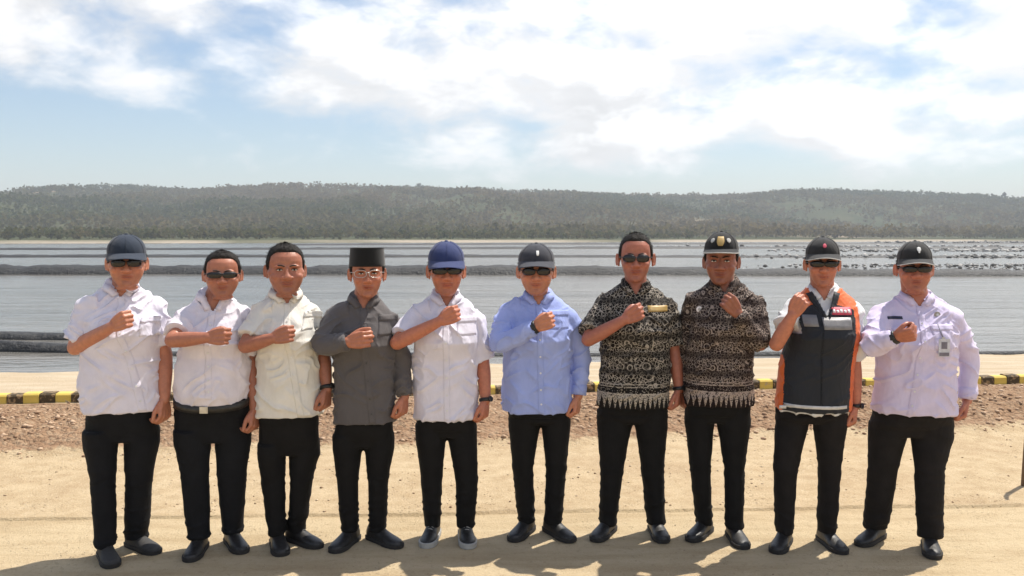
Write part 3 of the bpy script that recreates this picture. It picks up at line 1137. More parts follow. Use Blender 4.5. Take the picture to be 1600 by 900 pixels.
def hand(b, wrist, d, n, u, pose, k=1.0):
    """palm, four fingers and a thumb; d along the forearm, n palm normal, u thumb side"""
    d = unit(d)
    n = unit(n - np.dot(n, d) * d)
    u = unit(u - np.dot(u, d) * d - np.dot(u, n) * n)
    ang = {'fist': (76, 96, 62), 'relaxed': (22, 32, 22), 'half': (48, 66, 40)}[pose]
    knuck = []
    for i in range(4):
        off = (0.0325 - i * 0.0215) * k
        base = wrist + d * (0.088 - 0.004 * abs(i - 1)) * k + u * off - n * 0.002 * (i == 1)
        b.chain([wrist + u * off * 0.55 + d * 0.005, wrist + d * 0.05 * k + u * off * 0.9, base], [0.0145 * k, 0.0142 * k, 0.0115 * k], 8, 1)
        ln = [0.95, 1.06, 1.0, 0.8][i] * k
        p = base
        pts = [base]
        a = 0
        for seg, L in enumerate((0.043, 0.027, 0.021)):
            a += rad(ang[seg] * (1 + 0.06 * (i - 1.5)))
            p = p + unit(d * math.cos(a) + n * math.sin(a)) * L * ln
            pts.append(p)
        b.chain(pts, [0.0098 * k, 0.0092 * k, 0.0084 * k, 0.0074 * k], 8, 1)
    # palm fill and heel of the thumb
    R = np.stack([u, n, d], 1)
    b.ellipsoid(wrist + d * 0.045 * k + n * 0.006, (0.036 * k, 0.0165 * k, 0.052 * k), 12, 8, R)
    b.ellipsoid(wrist + d * 0.032 * k + u * 0.024 * k + n * 0.010, (0.016 * k, 0.015 * k, 0.03 * k), 10, 7, R)
    tb = wrist + d * 0.022 * k + u * 0.028 * k + n * 0.006
    if pose == 'fist':
        p1 = tb + unit(d * .75 + u * .35 + n * .45) * 0.042 * k
        p2 = p1 + unit(d * .45 - u * .35 + n * .75) * 0.031 * k
        p3 = p2 + unit(d * .1 - u * .95 + n * .15) * 0.026 * k
    else:
        p1 = tb + unit(d * .8 + u * .5 + n * .3) * 0.042 * k
        p2 = p1 + unit(d * .95 + u * .1 + n * .25) * 0.031 * k
        p3 = p2 + unit(d * .95 - u * .05 + n * .35) * 0.024 * k
    b.chain([tb, p1, p2, p3], [0.0145 * k, 0.0125 * k, 0.0108 * k, 0.009 * k], 8, 1)


def sup_ring(c, ax, ay, a, b, e=2.3, n=32, bf=None):
    """superellipse ring; bf = depth of the front half (towards -ay) if it differs"""
    th = np.linspace(0, 2 * math.pi, n, endpoint=False)
    ct, st = np.cos(th), np.sin(th)
    x = np.sign(ct) * np.abs(ct) ** (2 / e)
    y = np.sign(st) * np.abs(st) ** (2 / e)
    bb = np.where(y < 0, bf if bf is not None else b, b)
    return np.asarray(c) + np.outer(x * a, ax) + np.outer(y * bb, ay)


def head_shapes(b, M, fat, ear=1.0, jaw=0.0, nose=1.0):
    """closed shapes of a head in head space (chin z=0, face towards -y) moved by M"""
    h = MB()
    h.ellipsoid((0, .010, .142), (.0755, .094, .089), 28, 18)
    f = 1.05 + 0.10 * fat + jaw
    rows = [(-.004, .016, -.072, -.045), (.004, .028 * f, -.084, -.03), (.016, .039 * f, -.0885, -.01), (.034, .049 * f, -.088, .01), (.055, .0575 * f, -.0885, .02), (.08, .064 * f, -.0875, .03),
            (.105, .0685 * f, -.084, .04), (.125, .0695, -.0815, .04), (.14, .0695, -.0835, .04), (.158, .069, -.085, .04), (.18, .066, -.0805, .04), (.2, .056, -.067, .04)]
    rings = []
    for z, a, y0, y1 in rows:
        c = np.array([0, (y0 + y1) / 2, z])
        rings.append(sup_ring(c, np.array([1, 0, 0]), np.array([0, 1, 0]), a, (y1 - y0) / 2, 2.25, 28))
    h.loft(rings)
    nz = [(.130, .0085, -.087), (.113, .0092, -.0955), (.099, .0115, -.1045), (.087, .0158, -.1135), (.078, .0182, -.115), (.0705, .0155, -.104), (.0665, .008, -.092)]
    h.loft([sup_ring((0, (y0 - .06) / 2, z), np.array([1, 0, 0]), np.array([0, 1, 0]), a * nose, (-.06 - y0) / 2, 2.0, 12) for z, a, y0 in nz])
    for s in (-1, 1):
        h.ellipsoid((s * .0160 * nose, -.0955, .0785), (.0092, .012, .0090), 10, 7)
        h.ellipsoid((s * .041 * f, -.060, .083), (.022, .024, .021), 12, 8)
        h.ellipsoid((s * .029, -.0795, .1335), (.027, .0115, .0070), 12, 7)
        # ear: rim, bowl back and lobe
        R = rotz(s * -0.35)
        h.ellipsoid((s * .078 * ear, .014, .108), (.0065, .018, .030), 12, 9, R)
        rim = [np.array([s * (.079 * ear + .0035), .014, .108]) + R @ np.array([s * .002, .0165 * math.cos(q), .029 * math.sin(q)]) for q in np.linspace(-1.2, 3.4, 12)]
        h.chain(rim, [.0042] * 12, 7, 0)
        h.ellipsoid((s * .077 * ear, .006, .082), (.006, .008, .010), 8, 6, R)
    h.ellipsoid((0, -.0895, .0545), (.0235, .0068, .0045), 14, 7)
    h.ellipsoid((0, -.0885, .0455), (.0205, .0072, .0055), 14, 7)
    h.ellipsoid((0, -.083, .013), (.021, .0105, .014), 12, 8)
    if fat > .5:
        h.ellipsoid((0, -.045, -.002), (.048, .035, .018), 14, 8)
    b.add(M(h.verts()), h.f)


def fold_shirt(co, no, seed, amp, zh, zs):
    """drape: vertical fullness towards the hem, pulls across chest and armpits"""
    z = (co[:, 2] - zh) / (zs - zh)
    a = fbm(co @ np.array([[1, 0, 0], [0, 1, 0], [0, 0, .22]]).T * 15, seed, 2) - .5
    q = co.copy()
    q = np.stack([q[:, 0] * .6 + q[:, 2] * .8, q[:, 1], -q[:, 0] * .8 + q[:, 2] * .6], 1)
    d1 = 1 - np.abs(2 * vnoise(q * [24, 12, 5] + vnoise(co * 9, seed)[:, None] * 1.5, seed + 4) - 1)
    q2 = np.stack([co[:, 0] * .6 - co[:, 2] * .8, co[:, 1], co[:, 0] * .8 + co[:, 2] * .6], 1)
    d2 = 1 - np.abs(2 * vnoise(q2 * [24, 12, 5] + vnoise(co * 9, seed + 7)[:, None] * 1.5, seed + 6) - 1)
    m = fbm(co * 6, seed + 12, 2)
    d = 0.013 * a * sstep(.8, .1, z) + 0.014 * (d1 ** 5 - .15) * sstep(.42, .62, m) + 0.014 * (d2 ** 5 - .15) * sstep(.58, .40, m)
    return co + no * (d * amp)[:, None]


def fold_trousers(co, no, seed, zk, amp=1.0):
    z = co[:, 2]
    wv = vnoise(co * [10, 10, 5], seed) * 1.3
    hor = 1 - np.abs(2 * vnoise(np.stack([co[:, 0] * 7 + z * 6, co[:, 1] * 6, z * 26 + wv * 1.6], 1), seed + 2) - 1)
    ver = fbm(np.stack([co[:, 0] * 16, co[:, 1] * 16, z * 2.4], 1), seed + 5, 2) - .5
    wgt = 0.35 + 1.3 * sstep(.32, .10, z) + 0.7 * np.exp(-((z - zk) / .09) ** 2) + 0.7 * sstep(.55, .72, z)
    d = 0.0052 * (hor ** 3 - .25) * wgt + 0.005 * ver
    return co + no * (d * amp)[:, None]


def bvh_of(me):
    co = get_co(me)
    return BVHTree.FromPolygons([Vector(c) for c in co], [tuple(p.vertices) for p in me.polygons])


class Man:
    pass


def patch(bv, cx, cy, x0, x1, z0, z1, nx, nz, off, thick, fx=None, base_y=0.0):
    """cloth patch lying on the front of a garment: points cast forward from the body axis"""
    grid = np.zeros((nz, nx, 3))
    nrm = np.zeros((nz, nx, 3))
    last = -0.13
    for i in range(nz):
        zz = z0 + (z1 - z0) * i / (nz - 1)
        xc = fx(zz) if fx else 0
        for j in range(nx):
            xx = xc + x0 + (x1 - x0) * j / (nx - 1)
            h = bv.ray_cast(Vector((xx, cy, zz)), Vector((0, -1, 0)), 0.5)
            if h[0] is not None:
                last = h[0].y
                nn = np.array(h[1])
                if nn[1] > 0:
                    nn = -nn
            else:
                nn = np.array([0, -1.0, 0])
            grid[i, j] = (xx, last, zz)
            nrm[i, j] = nn
    # damp the cast normals
    nm = nrm.mean(axis=(0, 1))
    nrm = nrm * .4 + unit(nm) * .6
    nrm /= np.linalg.norm(nrm, axis=2)[..., None]
    m = MB()
    m.shell(grid - nrm * 0.002, nrm * (off + thick))
    return m, grid, nrm


def build_man(c):
    """c: dict of photograph measurements and clothing"""
    # --- feet fix the distance
    feet = []
    for (tx, ty), cuff, cfy in zip(c['toes'], c['cuffs'], c['cuff_y']):
        T = G(tx, ty)
        ca = ((cuff[0] + cuff[1]) / 2 - 800) / FPX / (math.cos(PITCH) - (cfy - 450) / FPX * math.sin(PITCH))
        # ankle on the column of the cuff, foot length from ankle to toe tip 0.195
        A_, B_, C_ = 1 + ca * ca, -2 * (T[1] + ca * T[0]), T[0] ** 2 + T[1] ** 2 - 0.195 ** 2
        disc = B_ * B_ - 4 * A_ * C_
        Ya = (-B_ + math.sqrt(max(disc, 0))) / (2 * A_)
        feet.append((T, np.array([ca * Ya, Ya, 0])))
    D = (feet[0][1][1] + feet[1][1][1]) / 2 + c.get('dy', 0)
    bearing = math.atan2((feet[0][1][0] + feet[1][1][0]) / 2, D)
    base = np.array([(feet[0][1][0] + feet[1][1][0]) / 2, D, 0])
    yaw = rad(c.get('yaw', 0)) - bearing * .62
    ax = np.array([math.cos(yaw), math.sin(yaw), 0])
    ay = np.array([-math.sin(yaw), math.cos(yaw), 0])
    def L(px, py, dy=0.0):
        return P(px, py, D + dy) - base
    def zat(py, dy=0.0):
        return L(800, py, dy)[2]
    man = empty('person', base)
    tag(man, c['label'], 'person', 'men standing in a row with a fist on the chest')
    seed = c['seed']
    skin = skin_mat('skin', c['skin'])
    fat = c.get('fat', 0)

    # ---------------- landmarks
    sl_, sr_ = L(*c['sh'][0]), L(*c['sh'][1])
    zsh = (sl_[2] + sr_[2]) / 2
    xc_sh = (sl_[0] + sr_[0]) / 2
    hw = (sr_[0] - sl_[0]) / 2 / max(.93, math.cos(yaw)) - .006
    lean = c.get('lean', 0)
    hem_l, hem_r = L(c['hem'][0], c['hem_y']), L(c['hem'][1], c['hem_y'])
    zhem = hem_l[2]
    ahem = (hem_r[0] - hem_l[0]) / 2
    xhem = (hem_r[0] + hem_l[0]) / 2
    wl, wr = L(c['waist'][0], c['waist_y']), L(c['waist'][1], c['waist_y'])
    zw, aw, xw = wl[2], (wr[0] - wl[0]) / 2, (wl[0] + wr[0]) / 2
    bel = c.get('belly', 0.0)
    tuck = c.get('tuck', False)
    def turned(wd, dep):
        return math.sqrt(max(wd * wd - (dep * math.sin(yaw)) ** 2, .01)) / math.cos(yaw)
    aw, ahem = turned(aw * .965, .12 + bel * .5), turned(ahem * .965, .12 + bel * .5)
    def cen(x, y=0.0):
        return np.array([x, 0, 0]) + ay * y
    dz = zsh - zw
    T = []   # torso rings: z, x centre, half width, back depth, front depth, tilt, y shift
    ca_ = hw - 0.028
    if tuck:
        T.append((zhem - 0.035, xhem, ahem * .94, .105, .110 + bel * .8, .2, 0))
        T.append((zhem + 0.002, xhem, ahem * .995, .113, .128 + bel, .2, 0))
        T.append((zhem + 0.03, xhem, ahem * 1.03, .117, .138 + bel, .14, 0))
    else:
        T.append((zhem, xhem, ahem, .115, .128 + bel * .9, 0, 0))
        T.append((zhem + 0.05, xhem * .8 + xw * .2, ahem * .9 + aw * .1, .115, .128 + bel, 0, 0))
    T.append((zw, xw, aw, .110, .122 + bel, 0, 0))
    zch = zsh - 0.21
    T.append((zw * .5 + zch * .5, xw * .5 + xc_sh * .5, (aw + ca_) / 2, .108, .124 + bel * .65, 0, 0))
    T.append((zch, xc_sh, ca_, .11, .164 + bel * .35, 0, 0))
    T.append((zsh - 0.15, xc_sh, ca_ * 1.01, .114, .140 + bel * .15, 0, 0))
    T.append((zsh - 0.095, xc_sh, ca_ * 1.0, .116, .103, .0, .002))
    T.append((zsh - 0.06, xc_sh, ca_ * .98, .114, .082, .03, .006))
    T.append((zsh - 0.026, xc_sh, ca_ * .84, .104, .068, .10, .012))
    T.append((zsh + 0.003, xc_sh, ca_ * .65, .086, .064, .20, .018))
    T.append((zsh + 0.026, xc_sh, ca_ * .48, .072, .064, .32, .024))
    T.append((zsh + 0.046, xc_sh, .074, .066, .064, .42, .028))
    T.append((zsh + 0.062, xc_sh, .067, .062, .064, .45, .028))
    T.sort(key=lambda r: r[0])
    def rings_of(T, grow=0.0, n=40):
        out = []
        for z, x, a, b, bf, tl, ys in T:
            ayt = ay * math.cos(tl) + np.array([0, 0, 1]) * math.sin(tl)
            out.append(sup_ring(cen(x, ys) + np.array([0, 0, z]), ax, ayt, a + grow, b + grow, 2.25, n, bf + grow))
        return out
    # ---------------- arms
    bent_left_image = c.get('bent', 'R') == 'R'      # the raised arm is the one on the image's left
    def shoulder(side):
        tip = sl_ if side < 0 else sr_
        x = tip[0] - side * 0.064
        return np.array([x, (x - xc_sh) * math.tan(yaw), tip[2] - 0.084]) + ay * 0.012
    arms = {}
    bs_ = -1 if bent_left_image else 1
    S = shoulder(bs_)
    ey = c.get('el_y', -0.09)
    E = L(c['el'][0], c['el'][1], ey)
    fy = c.get('fist_y', -0.222 - bel * .3)
    Fc = L(c['fist'][0], c['fist'][1], fy)
    dirf = unit(Fc - E)
    wrist = Fc - dirf * 0.055
    arms['bent'] = (S, E, wrist, Fc)
    S2 = shoulder(-bs_)
    W2 = L(c['wrist2'][0], c['wrist2'][1], c.get('w2_y', -0.02))
    tip2 = L(c['tip2'][0], c['tip2'][1], c.get('w2_y', -0.02) - 0.03)
    E2 = (S2 * .48 + W2 * .52) + np.array([-bs_ * 0.016, 0.035, 0])
    if 'el2' in c:
        E2 = L(c['el2'][0], c['el2'][1], 0.02)
    arms['hang'] = (S2, E2, W2, tip2)

    # ---------------- head placement
    htop, hchin = c['head']
    hp = L(c['hx'], hchin, -0.02)
    hz0 = hp[2]
    hs = (zat(htop, -0.0) - hz0) / 0.232
    hs = min(max(hs, 0.95), 1.14) * c.get('hscale', 1.02)
    hyaw = rad(c.get('hyaw', 0)) - bearing * .9
    hroll = rad(c.get('hroll', 0))
    Rh = rotz(hyaw)
    cr, sr = math.cos(hroll), math.sin(hroll)
    Rh = Rh @ np.array([[cr, 0, sr], [0, 1, 0], [-sr, 0, cr]])
    hpos = np.array([hp[0], 0.004, hz0])
    wf = c.get('hwide', 1.0) * 1.03
    def M(v):
        v = np.asarray(v, float) * [hs * wf, hs, hs]
        return v @ Rh.T + hpos
    # ---------------- body: one continuous surface
    b = MB()
    head_shapes(b, M, fat, c.get('ear', 1.0), c.get('jaw', 0), c.get('nose', 1.0))
    nk = M([[0, .032, .06]])[0]
    nb = cen(xc_sh, .03) + np.array([0, 0, zsh - 0.02])
    nr = .0605 + .006 * fat
    b.chain([nk, nk * .55 + nb * .45, nb], [nr, nr, nr + .008], 20, 2)
    # chest that shows in the open collar, trunk and legs under the clothes
    bt = [(z, x, max(a - .03, .03), max(bb - .03, .03), max(bf - (.022 if z < zsh - .06 else .012), .03), tl, ys) for z, x, a, bb, bf, tl, ys in T[:-2]]
    b.loft(rings_of([t_ for t_ in bt], 0, 24))
    for key, side in (('bent', bs_), ('hang', -bs_)):
        s0, e0, w0, f0 = arms[key]
        inn = s0 + np.array([-side * 0.05, 0, 0])
        th = c.get('arm', .93)
        b.chain([inn + [0, 0, -.01], s0 + [0, 0, -.008], s0 * .5 + e0 * .5, e0], [.034, .042, .045 * th, .0415 * th], 14, 2)
        b.chain([e0, e0 * .68 + w0 * .32, e0 * .3 + w0 * .7, w0], [.0405 * th, .0435 * th, .036 * th, .0285 * th], 14, 2)
        if key == 'bent':
            n = np.array([0.0, 1.0, -0.15]) if 'palm' not in c else np.array(c['palm'], float)
            d = unit(f0 - e0)
            if 'hd' in c:
                d = unit(np.array(c['hd'], float))
            n = unit(n - np.dot(n, d) * d)
            u = np.cross(d, n) if side < 0 else np.cross(n, d)
            hand(b, w0, d, n, u, c.get('fistpose', 'fist'), 1.04)
        else:
            n = np.array([-side * .9, .35, 0])
            d = unit(f0 - w0)
            n = unit(n - np.dot(n, d) * d)
            u = np.cross(d, n) if side < 0 else np.cross(n, d)
            hand(b, w0, d, n, u, 'half', 1.0)
    # ---------------- legs
    hipz = zhem + (0.02 if not tuck else -0.02)
    cx_, cy_ = c['crotch']
    zc = zat(cy_)
    xcr = L(cx_, cy_)[0]
    hipL, hipR = L(c['hip'][0], c['hip_y']), L(c['hip'][1], c['hip_y'])
    legs = []
    kn_y = c['knee_y']
    for i, side in enumerate((-1, 1)):
        T_, A = feet[i]
        A = A - base
        ky = A[1] * .55 - 0.015
        k0, k1 = L(c['knees'][i][0], kn_y, ky), L(c['knees'][i][1], kn_y, ky)
        f0_, f1_ = L(c['cuffs'][i][0], c['cuff_y'][i], A[1]), L(c['cuffs'][i][1], c['cuff_y'][i], A[1])
        f0_[2] = f1_[2] = min(f0_[2], .066)
        hip_o = hipL[0] if side < 0 else hipR[0]
        hip_c = np.array([(hip_o + xcr) / 2, ay[1] * 0.0 + ((hip_o + xcr) / 2 - xhem) * math.tan(yaw), zc + 0.03])
        legs.append(dict(hip=hip_c, hw=abs(hip_o - xcr) / 2 * .97, kn=(k0 + k1) / 2, kw=abs(k1[0] - k0[0]) / 2 * .95, cf=(f0_ + f1_) / 2, cw=abs(f1_[0] - f0_[0]) / 2 * .95, A=A, T=T_ - base))
    tr = MB()
    X3, Y3 = np.array([1., 0, 0]), np.array([0, 1., 0])
    yh = yaw * .45
    axh, ayh = np.array([math.cos(yh), math.sin(yh), 0]), np.array([-math.sin(yh), math.cos(yh), 0])
    trt = []
    ztop = zhem + (0.0 if tuck else 0.10)
    hwid = math.sqrt(max(((hipR[0] - hipL[0]) / 2 * .955) ** 2 - (.12 * math.sin(yh)) ** 2, .01)) / math.cos(yh)
    hxc = (hipL[0] + hipR[0]) / 2
    dtop = 0.0 if tuck else 0.02
    wt = (ahem + .006 if tuck else min(hwid, ahem - .014))
    trt.append((ztop, xhem, wt - (0 if tuck else .01), .100 + (.016 if tuck else 0), .105 + bel * .8 + (.028 if tuck else -.01)))
    trt.append((zhem - (0.05 if tuck else 0.02), (xhem + hxc) / 2, (wt + hwid) / 2 if tuck else min(hwid, ahem - .012), .112, .112 + bel * .5))
    zmid = (zhem + zc) / 2
    trt.append((zmid, hxc, hwid, .118, .105 + bel * .2))
    trt.append((zc + 0.055, hxc, hwid * .995, .115, .095))
    trt.append((zc + 0.015, hxc, hwid * .96, .10, .085))
    trt.sort(key=lambda r: r[0])
    tr.loft([sup_ring(cen(x) + np.array([0, 0, z]), ax if z > zhem - .03 else axh, (ay if z > zhem - .03 else ayh) * math.cos(.2 * (tuck and i == len(trt) - 1)) + np.array([0, 0, math.sin(.2 * (tuck and i == len(trt) - 1))]), a, bb, 2.5, 36, bf)
             for i, (z, x, a, bb, bf) in enumerate(trt)])
    for lg in legs:
        rings = []
        h0, k0, f0_ = lg['hip'], lg['kn'], lg['cf']
        zb = f0_[2]
        seq = [(h0 + [0, 0, .05], lg['hw'] * .97, .098), (h0 + [0, 0, -.03], lg['hw'] * .985, .096), (h0 * .6 + k0 * .4, lg['hw'] * .6 + lg['kw'] * .4, .086), (h0 * .25 + k0 * .75, lg['hw'] * .25 + lg['kw'] * .75, .076),
               (k0, lg['kw'], .070), (k0 * .6 + f0_ * .4, lg['kw'] * .6 + lg['cw'] * .4, .070), (k0 * .2 + f0_ * .8, lg['kw'] * .2 + lg['cw'] * .8, .066),
               (f0_ + [0, 0, .025], lg['cw'] * 1.0, .064), (f0_, lg['cw'] * .98, .062)]
        for cc_, a, dd in seq:
            rings.append(sup_ring(cc_, X3, Y3, a, dd, 1.9, 28))
        rings.append(sup_ring(f0_, X3, Y3, lg['cw'] - .018, .044, 1.9, 28))
        rings.append(sup_ring(f0_ + [0, 0, .05], X3, Y3, lg['cw'] - .024, .038, 1.9, 28))
        tr.loft(rings)
        # leg of the body
        b.chain([lg['hip'] + [0, 0, .06], lg['kn'], lg['A'] + [0, 0, .09], lg['A'] + [0, .0, .06]], [.055, .040, .024, .028], 12, 2)
    bme = remesh(b, 0.0038, 2, 0.21)
    co = get_co(bme)
    # carve the face: eye sockets, mouth line
    hco = ((co - hpos) @ Rh) / [hs * wf, hs, hs]
    isface = (hco[:, 1] < -0.03) & (hco[:, 2] > 0) & (hco[:, 2] < .2)
    push = np.zeros(len(co))
    for s in (-1, 1):
        push += .0085 * np.exp(-((hco[:, 0] - s * .031) / .015) ** 2 - ((hco[:, 2] - .118) / .0085) ** 2)
    for s in (-1, 1):
        xa = s * (.0225 + (.078 - hco[:, 2]) * .45)
        push += .0038 * np.exp(-((hco[:, 0] - xa) / .0042) ** 2) * sstep(.040, .052, hco[:, 2]) * sstep(.088, .076, hco[:, 2])
    push += .0045 * np.exp(-(hco[:, 0] / .018) ** 2 - ((hco[:, 2] - .0335) / .0045) ** 2)
    zm = .050 + c.get('smile', 0.25) * 9 * hco[:, 0] ** 2 - .001
    push += .0060 * np.exp(-(hco[:, 0] / .024) ** 4 - ((hco[:, 2] - zm) / .0022) ** 2)
    co = co + np.outer(push * isface * hs, Rh @ np.array([0, 1, 0]))
    set_co(bme, co)
    tint = np.ones((len(co), 4))
    lips = np.exp(-(hco[:, 0] / .025) ** 4 - ((hco[:, 2] - zm) / .0072) ** 4) * isface
    stub = sstep(.075, .04, hco[:, 2]) * (hco[:, 2] > -.02) * (hco[:, 1] < .02) * (1 - lips) * .16
    redd = np.exp(-((np.abs(hco[:, 0]) - .035) / .02) ** 2 - ((hco[:, 2] - .085) / .02) ** 2) * isface * .10
    tint[:, :3] *= (1 - stub)[:, None]
    tint[:, 1:3] *= (1 - redd - lips * .5)[:, None]
    tint[:, 0] *= 1 - lips * .28
    palmz = sstep(.0, .02, np.abs(hco[:, 2]))
    at = bme.attributes.new('tint', 'FLOAT_COLOR', 'POINT')
    at.data.foreach_set('color', tint.astype(np.float32).ravel())
    link('body', bme, skin, man)

    # ---------------- trousers
    tme = remesh(tr, 0.0068, 2)
    set_co(tme, fold_trousers(get_co(tme), get_no(tme), seed, legs[0]['kn'][2]))
    tro = link('trousers', tme, c['trousers'], man)
    # ---------------- shoes
    for lg in legs:
        MB().chain([lg['A'] + [0, .0, .05], lg['A'] + [0, 0, .09], lg['A'] * .85 + lg['kn'] * .15 + [0, 0, .03]], [.036, .034, .036], 14, 1).build('sock', BLACKTRIM, man)
        build_shoe(man, lg['A'], lg['T'], c.get('shoe', 'dress'))
    # ---------------- shirt
    sh = MB()
    sh.loft(rings_of(T))
    longs = c.get('long', False)
    cuff_rows = []
    for key, side in (('bent', bs_), ('hang', -bs_)):
        s0, e0, w0, f0 = arms[key]
        inn = s0 + np.array([-side * 0.07, 0, .022])
        k = c.get('sleeve', 1.0)
        if longs:
            q, rr = smooth_path([inn, s0, s0 * .45 + e0 * .55, e0, e0 * .5 + w0 * .5, w0 - unit(w0 - e0) * .012],
                                [.068, .067, .060 * k, .054 * k, .047 * k, .040 * k], 3)
            q, rr = list(q), list(rr)
            dd = unit(w0 - e0)
            end = w0 - dd * .012
            q += [end + dd * .001, end - dd * .05]
            rr += [.034, .032]
            cuff_rows.append((key, end, dd))
        else:
            fr = c.get('slen', (.78, .78))[0 if key == 'bent' else 1]
            end = s0 + (e0 - s0) * fr
            dd = unit(e0 - s0)
            q = [inn, s0, s0 * .5 + end * .5, end - dd * .02, end, end + dd * .001, end - dd * .06]
            rr = [.066, .065, .0635 * k, .065 * k, .0665 * k, .054, .051]
            cuff_rows.append((key, end, dd))
        sh.tube(q, rr, 22)
        sh.ellipsoid(s0 + [0, 0, -.002], (.066, .070, .066), 18, 12)
    sme = remesh(sh, 0.0058, 2)
    set_co(sme, fold_shirt(get_co(sme), get_no(sme), seed + 50, c.get('fold', 1.0), zhem, zsh))
    fx0 = L(c['plack'][0], 600, -.13)[0]
    fx1 = (cen(xc_sh, .026) - ay * .085)[0]
    z_lo, z_hi = zat(600), zsh - .03
    fx = lambda z: fx0 + (fx1 - fx0) * (z - z_lo) / (z_hi - z_lo)
    bv = bvh_of(sme)
    zv = zsh - .014 - .045 * c.get('open', 0.1)
    bm = bmesh.new()
    bm.from_mesh(sme)
    kill = []
    for f in bm.faces:
        p = f.calc_center_median()
        if p.y < .0 and p.z > zv and abs(p.x - fx(min(p.z, zsh))) < .003 + (p.z - zv) * .55:
            kill.append(f)
    bmesh.ops.delete(bm, geom=kill, context='FACES')
    bm.to_mesh(sme)
    bm.free()
    hemz = zhem
    mats = c['shirt']
    if callable(mats):
        mats = mats(zhem, xhem)
    shirt = link('shirt', sme, mats, man)
    zt = zv + .004
    vest = c.get('vest')
    if not vest:
        m_, gr, nm = patch(bv, 0, 0.0, -.017, .017, zhem + .006 if not tuck else zhem, zt, 5, 46, .0, .0035, fx)
        m_.build('placket', mats, shirt, True)
        bm_ = c.get('button', BUTTON_W)
        for k in range(6):
            i = int(4 + k * 41 / 6)
            p = gr[i, 2] + nm[i, 2] * .004
            MB().tube([p, p + nm[i, 2] * .002], [.0052, .0046], 10).build('button', bm_, shirt, rad(40))
    for (x0, x1, y0, y1) in c.get('pockets', []):
        a0, a1 = L(x0, y1, -.12), L(x1, y0, -.12)
        m_, gr, nm = patch(bv, 0, 0.0, a0[0], a1[0], a0[2], a1[2], 9, 9, .0, .0042)
        pk = m_.build('pocket', mats, shirt, True)
        m_, gr, nm = patch(bv, 0, 0.0, a0[0] - .001, a1[0] + .001, a1[2] - .028, a1[2] + .003, 9, 4, .0035, .0035)
        m_.build('pocket_flap', mats, pk, True)
    # collar
    build_collar(man, shirt, cen(xc_sh, .026), zsh, ax, ay, mats if not vest else c['collar_mat'], nr, bv, fx, zv)
    # cuffs of long sleeves
    if longs:
        for key, end, dd in cuff_rows:
            MB().tube([end - dd * .055, end - dd * .052, end - dd * .002, end + dd * .001, end - dd * .004], [.043, .0465, .0455, .043, .036], 22).build('cuff', mats, shirt)
    ctx = dict(man=man, L=L, D=D, T=T, rings_of=rings_of, bv=bv, xc=xc_sh, zsh=zsh, zhem=zhem, shirt=shirt, ax=ax, ay=ay, cen=cen, M=M, hs=hs, Rh=Rh, arms=arms, fx=fx, seed=seed, xhem=xhem, ahem=ahem,
               legs=legs, zat=zat, mats=mats, bel=bel)
    # belt of a tucked shirt
    if tuck:
        bz = trt[-1]
        rr = []
        for dzz, gz in ((-.036, .001), (-.035, .007), (-.001, .007), (.0, .001)):
            rr.append(sup_ring(cen(bz[1]) + np.array([0, 0, bz[0] - .0 + dzz]), ax, ay * math.cos(.2) + np.array([0, 0, math.sin(.2)]), bz[2] + gz, bz[3] + gz, 2.5, 48, bz[4] + gz))
        belt = MB().loft(rr).build('belt', SHOE, man)
        yb = -(bz[4] + .009)
        p = cen(L(337, 625)[0] if 'buckle' not in c else L(*c['buckle'])[0], 0) + np.array([0, yb, bz[0] - .018 - math.sin(.2) * bz[4]])
        bk = MB()
        bk.box(p, (.042, .004, .034))
        bk.box(p - [0, .003, 0], (.030, .003, .022))
        bk.build('buckle', STEEL, belt, False)
    build_head_gear(c, ctx)
    for side_key, where in c.get('watch', []):
        build_watch(man, arms[side_key], where)
    if vest:
        build_vest(c, ctx)
    for f in c.get('extras', []):
        f(c, ctx)
    return ctx


